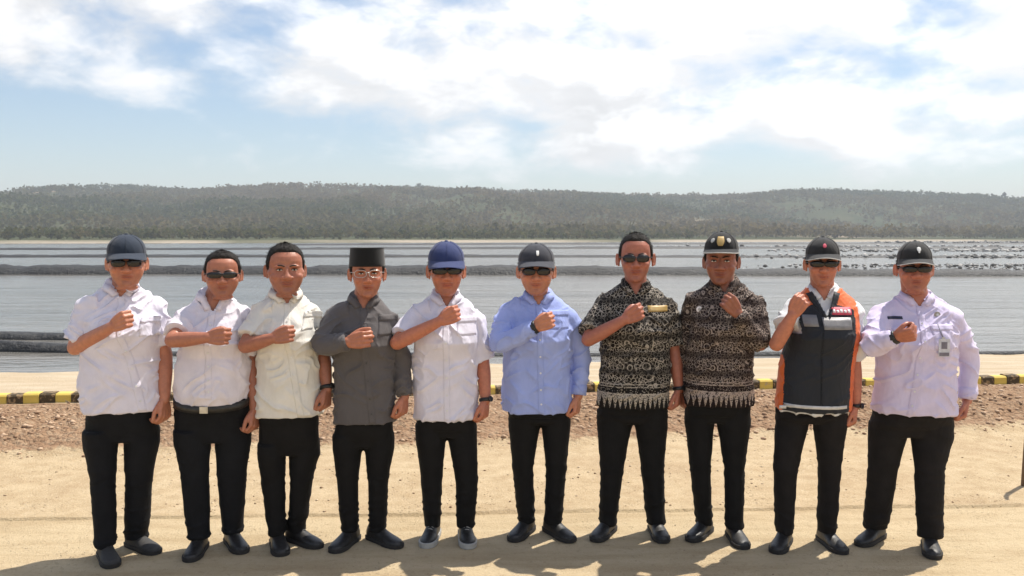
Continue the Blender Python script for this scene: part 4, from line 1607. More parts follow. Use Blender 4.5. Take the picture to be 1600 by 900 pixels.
def build_shoe(man, A, T, kind):
    d = T - A
    d[2] = 0
    d = unit(d)
    s = np.array([-d[1], d[0], 0])
    s = np.array([d[1], -d[0], 0])
    R = np.stack([s, d, [0, 0, 1]], 1)
    toe = float(np.linalg.norm((T - A)[:2]))
    y0 = -0.075
    Lf = toe - y0
    def ring(u, wdt, zt, zb=0.022, top=2.0):
        y = y0 + u * Lf
        th = np.linspace(0, 2 * math.pi, 20, endpoint=False)
        x = np.cos(th) * wdt
        z = np.sin(th)
        z = np.where(z > 0, zb + (zt - zb) * np.abs(z) ** .8, zb + z * .008)
        return np.stack([x, np.full(20, y), z], 1) @ R.T + A
    sneaker = kind == 'sneaker'
    up = 0.006 if sneaker else 0
    rows = [(0.0, .016, .055), (.02, .027, .080), (.10, .036, .095 + up), (.25, .039, .100 + up), (.38, .039, .088 + up), (.50, .041, .072 + up), (.62, .0455, .060), (.75, .0465, .052), (.87, .041, .046), (.95, .030, .040), (.99, .016, .033), (1.0, .006, .028)]
    b = MB()
    b.loft([ring(u, wdt, zt) for u, wdt, zt in rows])
    mat = {'dress': SHOE, 'sneaker': SHOE, 'suede': SHOE_G}[kind]
    me = remesh(b, 0.006, 1)
    sh = link('shoe', me, mat, man)
    # sole
    sr = []
    for z, k in ((.0005, .98), (.003, 1.05), (.022 + up, 1.07), (.025 + up, 1.02)):
        pts = []
        left = [(u, wdt) for u, wdt, _ in rows]
        prof = [(-1, u, wdt) for u, wdt in left] + [(1, u, wdt) for u, wdt in left[::-1]]
        for sd, u, wdt in prof:
            pts.append([sd * (wdt * k + .0015), y0 + u * Lf + (u - .5) * (k - 1) * .12 + 1e-4 * sd, z])
        sr.append(np.array(pts) @ R.T + A)
    MB().loft(sr).build('sole', SOLE_W if sneaker else SOLE, sh, rad(40))
    # laces or tongue
    lc = MB()
    for k in range(4):
        u = .38 + k * .055
        y = y0 + u * Lf
        zt = .088 + up - (u - .38) * .16 + .003
        pts = np.array([[-.022, y, zt - .012], [-.008, y + .003, zt], [.008, y - .002, zt], [.022, y, zt - .012]]) @ R.T + A
        lc.chain(pts, [.0022] * 4, 6, 1)
    lc.build('laces', SOLE_W if sneaker else SOLE, sh)


def build_collar(man, shirt, c0, zsh, ax, ay, mat, nr, bv, fx, zv):
    """turned-down collar: stands at the nape, its leaves run down along the open neck to points"""
    def front(x, z, off):
        h = bv.ray_cast(Vector((x, 0.0, z)), Vector((0, -1, 0)), .5)
        y = h[0].y if h[0] is not None else -.07
        return np.array([x, y - off, z])
    half = []
    for sg in (-1, 1):
        rows = []
        for p in np.linspace(math.pi, .72, 15):
            fr = (1 + math.cos(p)) / 2
            dr = ax * math.sin(p) * sg - ay * math.cos(p)
            r1 = nr + .010 + .003 * (1 - fr)
            zt = zsh + .080 - .042 * fr
            top = c0 + dr * r1 + np.array([0, 0, zt])
            fl = .027 + .012 * fr
            low = c0 + dr * (r1 + .010 + .012 * fr) + np.array([0, 0, zt - fl])
            inn = c0 + dr * (r1 - .004) + np.array([0, 0, zt - .030])
            mid = top * .5 + low * .5 + dr * .003
            rows.append([inn, top - dr * .003 - [0, 0, .004], top, mid, low])
        last = np.array(rows[-1])
        xe = fx(zv)
        zi, zo = zv + .018, zv + .002
        I = front(xe + sg * .012, zi, .006)
        O = front(xe + sg * .040, zo, .006)
        mid = (I + O) / 2
        mid = front(mid[0], mid[2], .011)
        end = np.array([I + [0, .004, 0], I + [0, .001, 0], I, mid, O])
        for t_ in (.25, .5, .75, 1.0):
            q = last * (1 - t_) + end * t_
            if t_ < 1:
                for k in range(2, 5):
                    f_ = front(q[k][0], q[k][2], .006)
                    q[k][1] = min(q[k][1], f_[1])
            rows.append(list(q))
        half.append(rows)
    g_ = np.array(half[0][::-1] + half[1][1:])
    offs = np.zeros_like(g_)
    ctr = c0 + np.array([0, 0, zsh])
    for i in range(len(g_)):
        for j in range(5):
            v = g_[i, j] - ctr
            v[2] = 0
            offs[i, j] = unit(v) * -.0026
    MB().shell(g_, offs).build('collar', mat, shirt)


def build_watch(man, arm, where):
    s0, e0, w0, f0 = arm
    d = unit(w0 - e0)
    p = w0 - d * where[0]
    r = .0355 + where[0] * .16
    m = MB()
    m.tube([p - d * .010, p - d * .008, p + d * .008, p + d * .010], [r - .003, r + .0005, r + .0005, r - .003], 22)
    wt = m.build('watch', where[2] if len(where) > 2 else BLACKTRIM, man)
    n = unit(np.array(where[1], float) - np.dot(where[1], d) * d)
    q = p + n * (r + .001)
    MB().tube([q - n * .002, q + n * .005, q + n * .006], [.0155, .0155, .013], 18).build('watch_face', STEEL if len(where) > 2 else BLACKTRIM, wt, rad(40))


def lens_outline(w_, h_, n=20, e=2.6):
    th = np.linspace(0, 2 * math.pi, n, endpoint=False)
    return np.stack([np.sign(np.cos(th)) * np.abs(np.cos(th)) ** (2 / e) * w_, np.sign(np.sin(th)) * np.abs(np.sin(th)) ** (2 / e) * h_], 1)


def build_glasses(c, x, style):
    M, man = x['M'], x['man']
    clear = style == 'clear'
    zc = .1155
    wl_, hl_ = (.0275, .0175) if style != 'wrap' else (.031, .0155)
    fr = MB()
    def surf(px, pz, off):
        # wrapped front surface of the glasses
        return np.stack([px, -.1005 + 4.2 * px ** 2 + 0 * pz - off, pz], 1)
    lens = []
    for s in (-1, 1):
        o1 = lens_outline(wl_, hl_)
        cxs = s * .0335
        if clear:
            ring = surf(o1[:, 0] + cxs, o1[:, 1] + zc, 0)
            pts = list(M(ring)) + [M(ring[:1])[0]]
            fr.tube(pts, [.0016] * len(pts), 6, False)
        else:
            rings = []
            for k, off in ((1.09, -.002), (1.09, .0012), (1.0, .0024), (.9, .0020)):
                rings.append(M(surf(o1[:, 0] * k + cxs, o1[:, 1] * k + zc, off)))
            fr.loft(rings)
            lens.append([M(surf(o1[:, 0] * k + cxs, o1[:, 1] * k + zc, off)) for k, off in ((.99, .0012), (.97, .0030), (.6, .0040), (.05, .0044))])
        hinge = np.array([s * (.0335 + wl_ * 1.05), -.1005 + 4.2 * (.0335 + wl_) ** 2 + .002, zc + .006])
        fr.chain(M([hinge, [s * .078, -.045, zc + .006], [s * .0815, .008, zc + .002], [s * .081, .026, zc - .012]]), [.0026, .0022, .0020, .0018] if not clear else [.0016] * 4, 6, 1)
    fr.chain(M([[-.009, -.1015, zc + .004], [0, -.1045, zc + .007], [.009, -.1015, zc + .004]]), [.0024] * 3, 6, 1)
    g_ = fr.build('eyeglasses' if clear else 'sunglasses', STEEL if clear else BLACKTRIM, man)
    for r_ in lens:
        MB().loft(r_).build('lens', LENS, g_)


def build_eyes(c, x):
    M, man = x['M'], x['man']
    for s in (-1, 1):
        e = MB().ellipsoid((0, 0, 0), (.0125, .0055, .0042), 16, 8)
        ctr = np.array([s * .031, -.0765, .1165])
        ey = mk('eye', M(e.verts() + ctr), e.f, EYEW, man)
        i_ = MB().ellipsoid(ctr + [s * -.0005, -.0028, .0004], (.0052, .0036, .0043), 12, 8)
        mk('iris', M(i_.verts()), i_.f, IRIS, ey)
        l_ = MB()
        l_.chain([ctr + [-.0135, -.0005, .0005], ctr + [-.006, -.0052, .0044], ctr + [.006, -.0052, .0044], ctr + [.0135, -.0005, .0005]], [.0012, .0017, .0017, .0012], 6, 1)
        mk('eyelid', M(l_.verts()), l_.f, HAIR, ey)


def build_brows(c, x):
    M, man = x['M'], x['man']
    for s in (-1, 1):
        b = MB()
        pts = [[s * .012, -.0895, .1335], [s * .024, -.0915, .1385], [s * .037, -.0870, .1380], [s * .047, -.0775, .1330]]
        b.chain(M(pts), [.0030, .0036, .0032, .0016], 7, 1)
        b.build('eyebrow', HAIR, man)


def build_hair(c, x, full):
    M, man = x['M'], x['man']
    nu, nv = 72, 44
    hat = 'cap' in c or 'peci' in c
    V = []
    for k in range(nv + 1):
        th = math.pi * 0.86 * k / nv
        for i in range(nu):
            a = 2 * math.pi * i / nu
            V.append((math.sin(th) * math.cos(a), math.sin(th) * math.sin(a), math.cos(th)))
    V = np.array(V)
    hy_ = [-.10, -.07, -.052, -.040, -.025, -.008, .004, .02, .038, .06, .09, .12]
    hl = c.get('hairline', 0.0)
    hz_ = [.199 + hl, .197 + hl, .190 + hl * .8, .168, .140, .098, .106, .142, .100, .066, .052, .048]
    base = V * [.0765, .096, .0905] + [0, .010, .142]
    line = np.interp(base[:, 1], hy_, hz_)
    nz = fbm(V * 9, c['seed'], 3) - .5
    line = line + .010 * (fbm(V * 14, c['seed'] + 3, 2) - .5)
    u = sstep(-.004, .020, base[:, 2] - line)
    topk = sstep(.16, .22, base[:, 2])
    thick = (c.get('hair_t', .0055) + c.get('hair_top', .006) * topk) * u - .006 * (1 - u)
    fine = fbm(V * [40, 40, 16], c['seed'] + 8, 2) - .5
    out = base + V * (thick + (.007 * nz + .005 * fine) * u)[:, None]
    F = []
    for k in range(nv):
        for i in range(nu):
            j = (i + 1) % nu
            q = (k * nu + i, (k + 1) * nu + i, (k + 1) * nu + j, k * nu + j)
            if u[list(q)].max() > 0.001 and not (hat and base[q[0], 2] > .172):
                F.append(q)
    # short strands lying on the scalp
    NS = 2600
    r_ = np.random.default_rng(c['seed'])
    ok = np.where((u > .25) & (base[:, 2] < (.160 if hat else 9)))[0]
    pick = r_.choice(ok, NS)
    p0 = out[pick] + r_.normal(0, .0016, (NS, 3))
    nrm_ = V[pick]
    crown = np.array([0.01, .05, .235])
    g_ = p0 - crown
    g_ -= nrm_ * np.sum(g_ * nrm_, 1)[:, None]
    g_ /= np.linalg.norm(g_, axis=1)[:, None] + 1e-6
    g_ = g_ + r_.normal(0, .35, (NS, 3)) + nrm_ * r_.uniform(.08, .35, (NS, 1))
    g_ /= np.linalg.norm(g_, axis=1)[:, None]
    sd = np.cross(g_, nrm_)
    sd /= np.linalg.norm(sd, axis=1)[:, None] + 1e-6
    ln_ = r_.uniform(.006, .013, (NS, 1)) * np.clip(np.linalg.norm((p0 - crown), axis=1) / .05, .4, 1)[:, None]
    wd_ = r_.uniform(.0008, .0017, (NS, 1))
    tri = np.stack([p0 - sd * wd_, p0 + sd * wd_, p0 + g_ * ln_], 1).reshape(-1, 3)
    n0 = len(out)
    F = F + [(n0 + 3 * k, n0 + 3 * k + 1, n0 + 3 * k + 2) for k in range(NS)]
    out = np.concatenate([out, tri])
    mk('hair', M(out), F, HAIR, man)


def build_cap(c, x):
    M, man = x['M'], x['man']
    sp = c['cap']
    tilt = rad(sp.get('tilt', 6))
    lift = sp.get('lift', 0) + .007
    Rt = np.array([[1, 0, 0], [0, math.cos(tilt), -math.sin(tilt)], [0, math.sin(tilt), math.cos(tilt)]])
    Mc = lambda v: M(np.asarray(v, float) @ Rt.T + [0, .006, .158 + lift])
    nu, nv = 60, 16
    V, F = [], []
    hh = sp.get('h', .088)
    for k in range(nv + 1):
        t_ = k / nv
        for i in range(nu):
            a = 2 * math.pi * i / nu
            r_ = max(1 - t_ ** 2.2, 0) ** .52 if k < nv else 0.02
            front = max(0, -math.sin(a))
            z = t_ * hh * (1 + .05 * front * (1 - t_))
            ridge = 1 + .006 * math.cos(6 * a) * (1 - t_)
            V.append((math.cos(a) * .0825 * r_ * ridge, math.sin(a) * (.101 + .004 * front) * r_ * ridge, z))
    for i in range(nu):   # turned-in sweat band
        a = 2 * math.pi * i / nu
        V.append((math.cos(a) * .078, math.sin(a) * .0965, .006))
    for k in range(nv):
        for i in range(nu):
            j = (i + 1) % nu
            F.append((k * nu + i, k * nu + j, (k + 1) * nu + j, (k + 1) * nu + i))
    F.append(tuple(nv * nu + i for i in range(nu)))
    o = (nv + 1) * nu
    for i in range(nu):
        j = (i + 1) % nu
        F.append((o + i, o + j, j, i))
    cap = mk('cap', Mc(V), F, sp['mat'], man)
    # brim
    m_, n_ = 15, 7
    grid = np.zeros((m_, n_, 3))
    for i in range(m_):
        a = -math.pi / 2 + rad(78) * (2 * i / (m_ - 1) - 1)
        inn = np.array([math.cos(a) * .0815, math.sin(a) * .103, .004])
        for j in range(n_):
            t_ = j / (n_ - 1)
            ext = sp.get('brim', .078) * (max(0, math.cos((a + math.pi / 2) * 1.08))) ** .55
            p = inn + np.array([inn[0] * .06 * t_, -ext * t_, 0])
            p[2] += -.013 * t_ - sp.get('curve', 3.6) * p[0] ** 2 * (.35 + .65 * t_) + .008
            grid[i, j] = p
    b = MB()
    b.shell(Mc(grid.reshape(-1, 3)).reshape(grid.shape), np.array([0, 0, -.0035]))
    brim = b.build('brim', sp.get('brim_mat', sp['mat']), cap, rad(50))
    if 'edge' in sp:
        e = MB()
        e.chain(Mc(grid[:, -1] + [0, 0, -.001]), [.0026] * m_, 6, 0)
        e.build('brim_piping', sp['edge'], brim)
    sm = MB()
    for k in range(6):
        a = math.pi / 6 + k * math.pi / 3 + math.pi / 2 - math.pi / 6
        pts = []
        for t_ in np.linspace(.02, .97, 12):
            r_ = max(1 - t_ ** 2.2, 0) ** .52
            fr_ = max(0, -math.sin(a))
            pts.append((math.cos(a) * (.0825 * r_ * 1.006 + .0006), math.sin(a) * ((.101 + .004 * fr_) * r_ * 1.006 + .0006), t_ * hh * (1 + .05 * fr_ * (1 - t_)) + .0006))
        sm.tube(Mc(pts), [.0011] * 12, 5)
    sm.build('seam', sp['mat'], cap)
    bt = MB().ellipsoid((0, .002, hh), (.008, .008, .005), 10, 6)
    mk('cap_button', Mc(bt.verts()), bt.f, sp['mat'], cap)
    for (ang, zz, w_, h_, mat, shape) in sp.get('emblem', []):
        pts = []
        g_ = np.zeros((7, 7, 3))
        msk = MB()
        for i in range(7):
            for j in range(7):
                uu, vv = (i / 6 - .5) * 2, (j / 6 - .5) * 2
                if shape == 'round':
                    uu, vv = uu * math.sqrt(1 - vv * vv / 2), vv * math.sqrt(1 - uu * uu / 2)
                elif shape == 'wing':
                    vv = vv * (1 - .55 * abs(uu)) + .25 * abs(uu)
                elif shape == 'shield':
                    uu = uu * (1 - .5 * max(0, -vv) ** 1.5)
                a = -math.pi / 2 + ang + uu * w_ / .1
                z = zz + vv * h_
                t_ = z / hh
                r_ = max(1 - t_ ** 2.2, 0.01) ** .52
                g_[i, j] = (math.cos(a) * (.0845 * r_ + .0015), math.sin(a) * (.105 * r_ + .0025), z * 1.02)
        msk.shell(Mc(g_.reshape(-1, 3)).reshape(g_.shape), np.array([0, -.002, 0.0005]))
        msk.build('cap_emblem', mat, cap)


def build_peci(c, x):
    M, man = x['M'], x['man']
    rings = []
    for z, k in ((.150, .97), (.149, 1.0), (.152, 1.012), (.165, 1.015), (.20, .985), (.232, .955), (.238, .945), (.240, .92), (.236, .86), (.235, .5), (.2348, .1)):
        th = np.linspace(0, 2 * math.pi, 44, endpoint=False)
        zt = z + (.012 * (1 - (np.cos(th)) ** 2) * (np.sin(th) > 0) * -.4 if z < .17 else 0)
        rings.append(np.stack([np.cos(th) * .0835 * k, np.sin(th) * .1035 * k + .008, np.full(44, z) + (zt - z)], 1))
    b = MB()
    b.loft(rings)
    o = mk('velvet_hat', M(b.verts()), b.f, c['peci'], man)
    e = MB()
    th = np.linspace(0, 2 * math.pi, 45)
    e.tube(M(np.stack([np.cos(th) * .0835 * .948, np.sin(th) * .1035 * .948 + .008, np.full(45, .2385)], 1)), [.002] * 45, 6, False)
    e.build('seam', c['peci'], o)


def build_head_gear(c, x):
    build_hair(c, x, True)
    build_brows(c, x)
    gl = c.get('glasses')
    if gl != 'dark' and gl != 'wrap':
        build_eyes(c, x)
    if gl:
        build_glasses(c, x, gl)
    if 'cap' in c:
        build_cap(c, x)
    if 'peci' in c:
        build_peci(c, x)


BUTTON_W = simple('white_button', (0.72, 0.71, 0.68), 0.4)
BUTTON_D = simple('dark_button', (0.05, 0.045, 0.04), 0.4)


def build_vest(c, x):
    """open-collared safety vest: dark front panels, orange shoulders and sides"""
    v = c['vest']
    man, L = x['man'], x['L']
    T = [r for r in x['T']]
    Tv = []
    for (z, xx, a, b, bf, tl, ys) in T[:-1]:
        Tv.append((z, xx, a + .012, b + .014, bf + .014, tl, ys))
    z0 = x['zhem'] + .014
    Tv = [(max(t_[0], z0),) + t_[1:] for t_ in Tv]
    m = MB()
    m.loft(x['rings_of'](Tv))
    me = remesh(m, 0.0062, 3)
    co = fold_shirt(get_co(me), get_no(me), c['seed'] + 50, .45, x['zhem'], x['zsh'])
    set_co(me, co)
    # cut the neck V and the arm holes
    fx = x['fx']
    bm = bmesh.new()
    bm.from_mesh(me)
    zv = L(1283, v['v_y'])[2]
    shx = [x['arms']['bent'][0], x['arms']['hang'][0]]
    kill = []
    for f in bm.faces:
        p = f.calc_center_median()
        dx = abs(p.x - fx(p.z))
        if p.y < 0.0 and p.z > zv and dx < .004 + (p.z - zv) * .42:
            kill.append(f)
            continue
        if p.z > x['zsh'] + .040:
            kill.append(f)
            continue
        for s, sg in zip(shx, (-1, 1)):
            if sg * (p.x - s.item(0)) > .016 and p.z < s[2] + .12:
                if p.z > s[2] - .12:
                    kill.append(f)
                    break
    bmesh.ops.delete(bm, geom=kill, context='FACES')
    for mt in v['mats']:
        me.materials.append(mt)
    zt = L(1283, v['panel_top'])[2]
    xl0, xl1 = L(v['panel'][0], 600, -.1)[0], L(v['panel'][1], 600, -.1)[0]
    for f in bm.faces:
        p = f.calc_center_median()
        f.smooth = True
        orange = p.x < xl0 - .0 + (p.z - .8) * .05 or p.x > xl1 + (p.z - .8) * .05 or p.y > .03
        # orange yoke over the shoulders, slanting to the neck
        slant = zt - abs(p.x - fx(p.z)) * .30
        if p.z > slant and abs(p.x - fx(p.z)) > .058:
            orange = True
        f.material_index = 1 if orange else 0
    bm.to_mesh(me)
    bm.free()
    o = bpy.data.objects.new('vest', me)
    COL.objects.link(o)
    o.parent = man
    sd = o.modifiers.new('edge', 'SOLIDIFY')
    sd.thickness = .004
    sd.offset = 1
    bv = bvh_of(me)
    def strip(name, x0, x1, y0, y1, mat, nx=24, nz=4, off=.0045, thick=.0012):
        a0, a1 = L(x0, y1, -.13), L(x1, y0, -.13)
        m_, gr, nm = patch(bv, 0, -.05, a0[0], a1[0], a0[2], a1[2], nx, nz, off + .0045, thick)
        return m_.build(name, mat, o)
    zx = 1282
    strip('reflective_band', v['panel'][0] + 30, zx - 3, 494, 511, v['reflect'])
    strip('reflective_band', zx + 3, v['panel'][1] + 5, 497, 515, v['reflect'])
    strip('zip', zx - 1.3, zx + 1.3, 500, 632, BLACKTRIM, 3, 40, .005, .002)
    strip('hem_piping', 1217, 1322, 633, 638, v['piping'], 40, 3, .004, .0015)
    lg = strip('chest_logo', 1301, 1332, 482, 493, v['logo'], 8, 4, .0055, .001)
    for k, (a, b_) in enumerate(((1303.5, 1307.5), (1309, 1313), (1314.5, 1318.5), (1320, 1324), (1325.5, 1329.5))):
        strip('logo_letter', a, b_, 485.5 + (k % 2), 490.5, v['logo_white'], 3, 3, .0068, .0008).parent = lg
    # stand-up collar flaps of the vest
    for sg in (-1, 1):
        g_ = np.zeros((8, 4, 3))
        for i in range(8):
            t_ = i / 7
            a = fx(zv) + sg * (.004 + (x['zsh'] + .03 - zv) * .42 * t_)
            zz = zv + (x['zsh'] + .03 - zv) * t_
            h = bv.ray_cast(Vector((a + sg * .01, -.02, zz - .004)), Vector((0, -1, 0)), .5)
            yy = h[0].y if h[0] is not None else -.13 + .10 * t_
            for j in range(4):
                g_[i, j] = (a + sg * (.034 * j / 3 * (.35 + .65 * t_)), yy - .006 - .006 * math.sin(j / 3 * 3.1), zz - .004 * j)
        MB().shell(g_, np.array([0, -.003, 0])).build('vest_collar', v['mats'][0], o)

# ------------------------------------------------------------------ clothing materials
WHITE1 = cloth('white_cotton', (0.70, 0.67, 0.76))
WHITE2 = cloth('white_cotton_warm', (0.7, 0.695, 0.7))
CREAM = cloth('cream_cotton', (0.71, 0.68, 0.62))
LAVENDER = cloth('pale_lavender_cotton', (0.64, 0.575, 0.76))
PINKWHITE = cloth('white_cotton_pinkish', (0.70, 0.655, 0.715))
GREY = cloth('charcoal_cotton', (0.105, 0.095, 0.095))
BLUE = cloth('light_blue_cotton', (0.33, 0.40, 0.74))
BLACK = cloth('black_trouser_cloth', (0.0065, 0.006, 0.006), sheen=0.0, var=0.2)
BLACKN = cloth('blue_black_trouser_cloth', (0.0065, 0.007, 0.009), sheen=0.0, var=0.2)
CHAR = cloth('charcoal_trouser_cloth', (0.012, 0.010, 0.0095), sheen=0.0, var=0.2)
NAVYCAP = cloth('slate_navy_twill', (0.020, 0.030, 0.050), crease=0.10)
BLUECAP = cloth('blue_twill', (0.026, 0.04, 0.125), crease=0.10)
GREYCAP = cloth('grey_twill', (0.040, 0.042, 0.054), crease=0.10)
BLACKCAP = cloth('black_twill', (0.012, 0.012, 0.013), crease=0.10)
DARKCAP = cloth('dark_grey_twill', (0.024, 0.024, 0.025), crease=0.10)
VELVET = cloth('black_velvet', (0.006, 0.006, 0.0065), sheen=0.2, crease=0.05)
NAVYVEST = cloth('black_navy_nylon', (0.016, 0.018, 0.024), rough=0.6)
ORANGE = cloth('orange_nylon', (0.72, 0.145, 0.035), rough=0.6)
REFLECT = simple('reflective_tape', (0.22, 0.215, 0.22), 0.45)
PIPING = simple('pale_piping', (0.6, 0.58, 0.56), 0.6)
LOGO_R = simple('logo_red', (0.6, 0.07, 0.12), 0.6)
LOGO_W = simple('logo_white', (0.75, 0.7, 0.7), 0.6)
GOLD = simple('gold_thread', (0.45, 0.30, 0.10), 0.5)
GREYTH = simple('pale_grey_thread', (0.42, 0.41, 0.39), 0.7)
WHITETH = simple('white_thread', (0.7, 0.7, 0.68), 0.7)
DKNAVY = simple('navy_plastic', (0.015, 0.02, 0.05), 0.4)
CARD = simple('card_plastic', (0.55, 0.56, 0.62), 0.25)
CARDPH = simple('card_print', (0.16, 0.15, 0.19), 0.4)
STRAP = simple('lanyard_strap', (0.3, 0.28, 0.36), 0.7)
BADGE = simple('badge_brass', (0.34, 0.29, 0.24), 0.4, 0.3)


def on_chest(name, x0, x1, y0, y1, mat, off=.004, thick=.0015, nx=7, nz=5, parent=None):
    def f(c, x):
        L = x['L']
        a0, a1 = L(x0, y1, -.12), L(x1, y0, -.12)
        m_, gr, nm = patch(x['bv'], 0, 0.0, a0[0], a1[0], a0[2], a1[2], nx, nz, off, thick)
        o = m_.build(name, mat, parent or x['man'])
        x[name] = o
    return f


def round_badge(name, px, py, r_, mat, rim=None):
    def f(c, x):
        p = x['L'](px, py, -.12)
        h = x['bv'].ray_cast(Vector((p[0], 0, p[2])), Vector((0, -1, 0)), .5)
        q = np.array(h[0]) if h[0] is not None else p
        d = np.array([0, -1, .12])
        o = MB().tube([q, q + d * .004, q + d * .0055], [r_, r_, r_ * .8], 16).build(name, mat, x['man'], rad(40))
        if rim:
            MB().tube([q + d * .005, q + d * .0075], [r_ * .55, r_ * .4], 6).build('emblem', rim, o, rad(40))
    return f


def id_card(c, x):
    L = x['L']
    def at(px, py, off):
        p = L(px, py, -.12)
        h = x['bv'].ray_cast(Vector((p[0], 0, p[2])), Vector((0, -1, 0)), .5)
        y = h[0].y if h[0] is not None else -.12
        return np.array([p[0], y - off, p[2]])
    ce = at(1466, 541, .010)
    o = MB().box(ce, (.058, .002, .092)).build('id_card', CARD, x['man'], False)
    MB().box(ce + [0, -.0016, .012], (.030, .0012, .036)).build('card_photo', CARDPH, o, False)
    MB().box(ce + [0, -.0016, -.034], (.050, .0012, .018)).build('card_print', CARDPH, o, False)
    s = MB()
    s.box(at(1466, 527, .012), (.016, .006, .012))
    s.build('clip', STEEL, o, False)
    b = MB()
    pts = [at(1466, 526, .010), at(1465.5, 515, .007), at(1465, 505, .006)]
    b.tube(pts, [(.004, .0012)] * 3, 6)
    b.build('strap', STRAP, o)


def batik(ground, cream, s, seed):
    return lambda hem, xc: batik_mat('batik_print', hem, xc, ground, cream, s, seed)


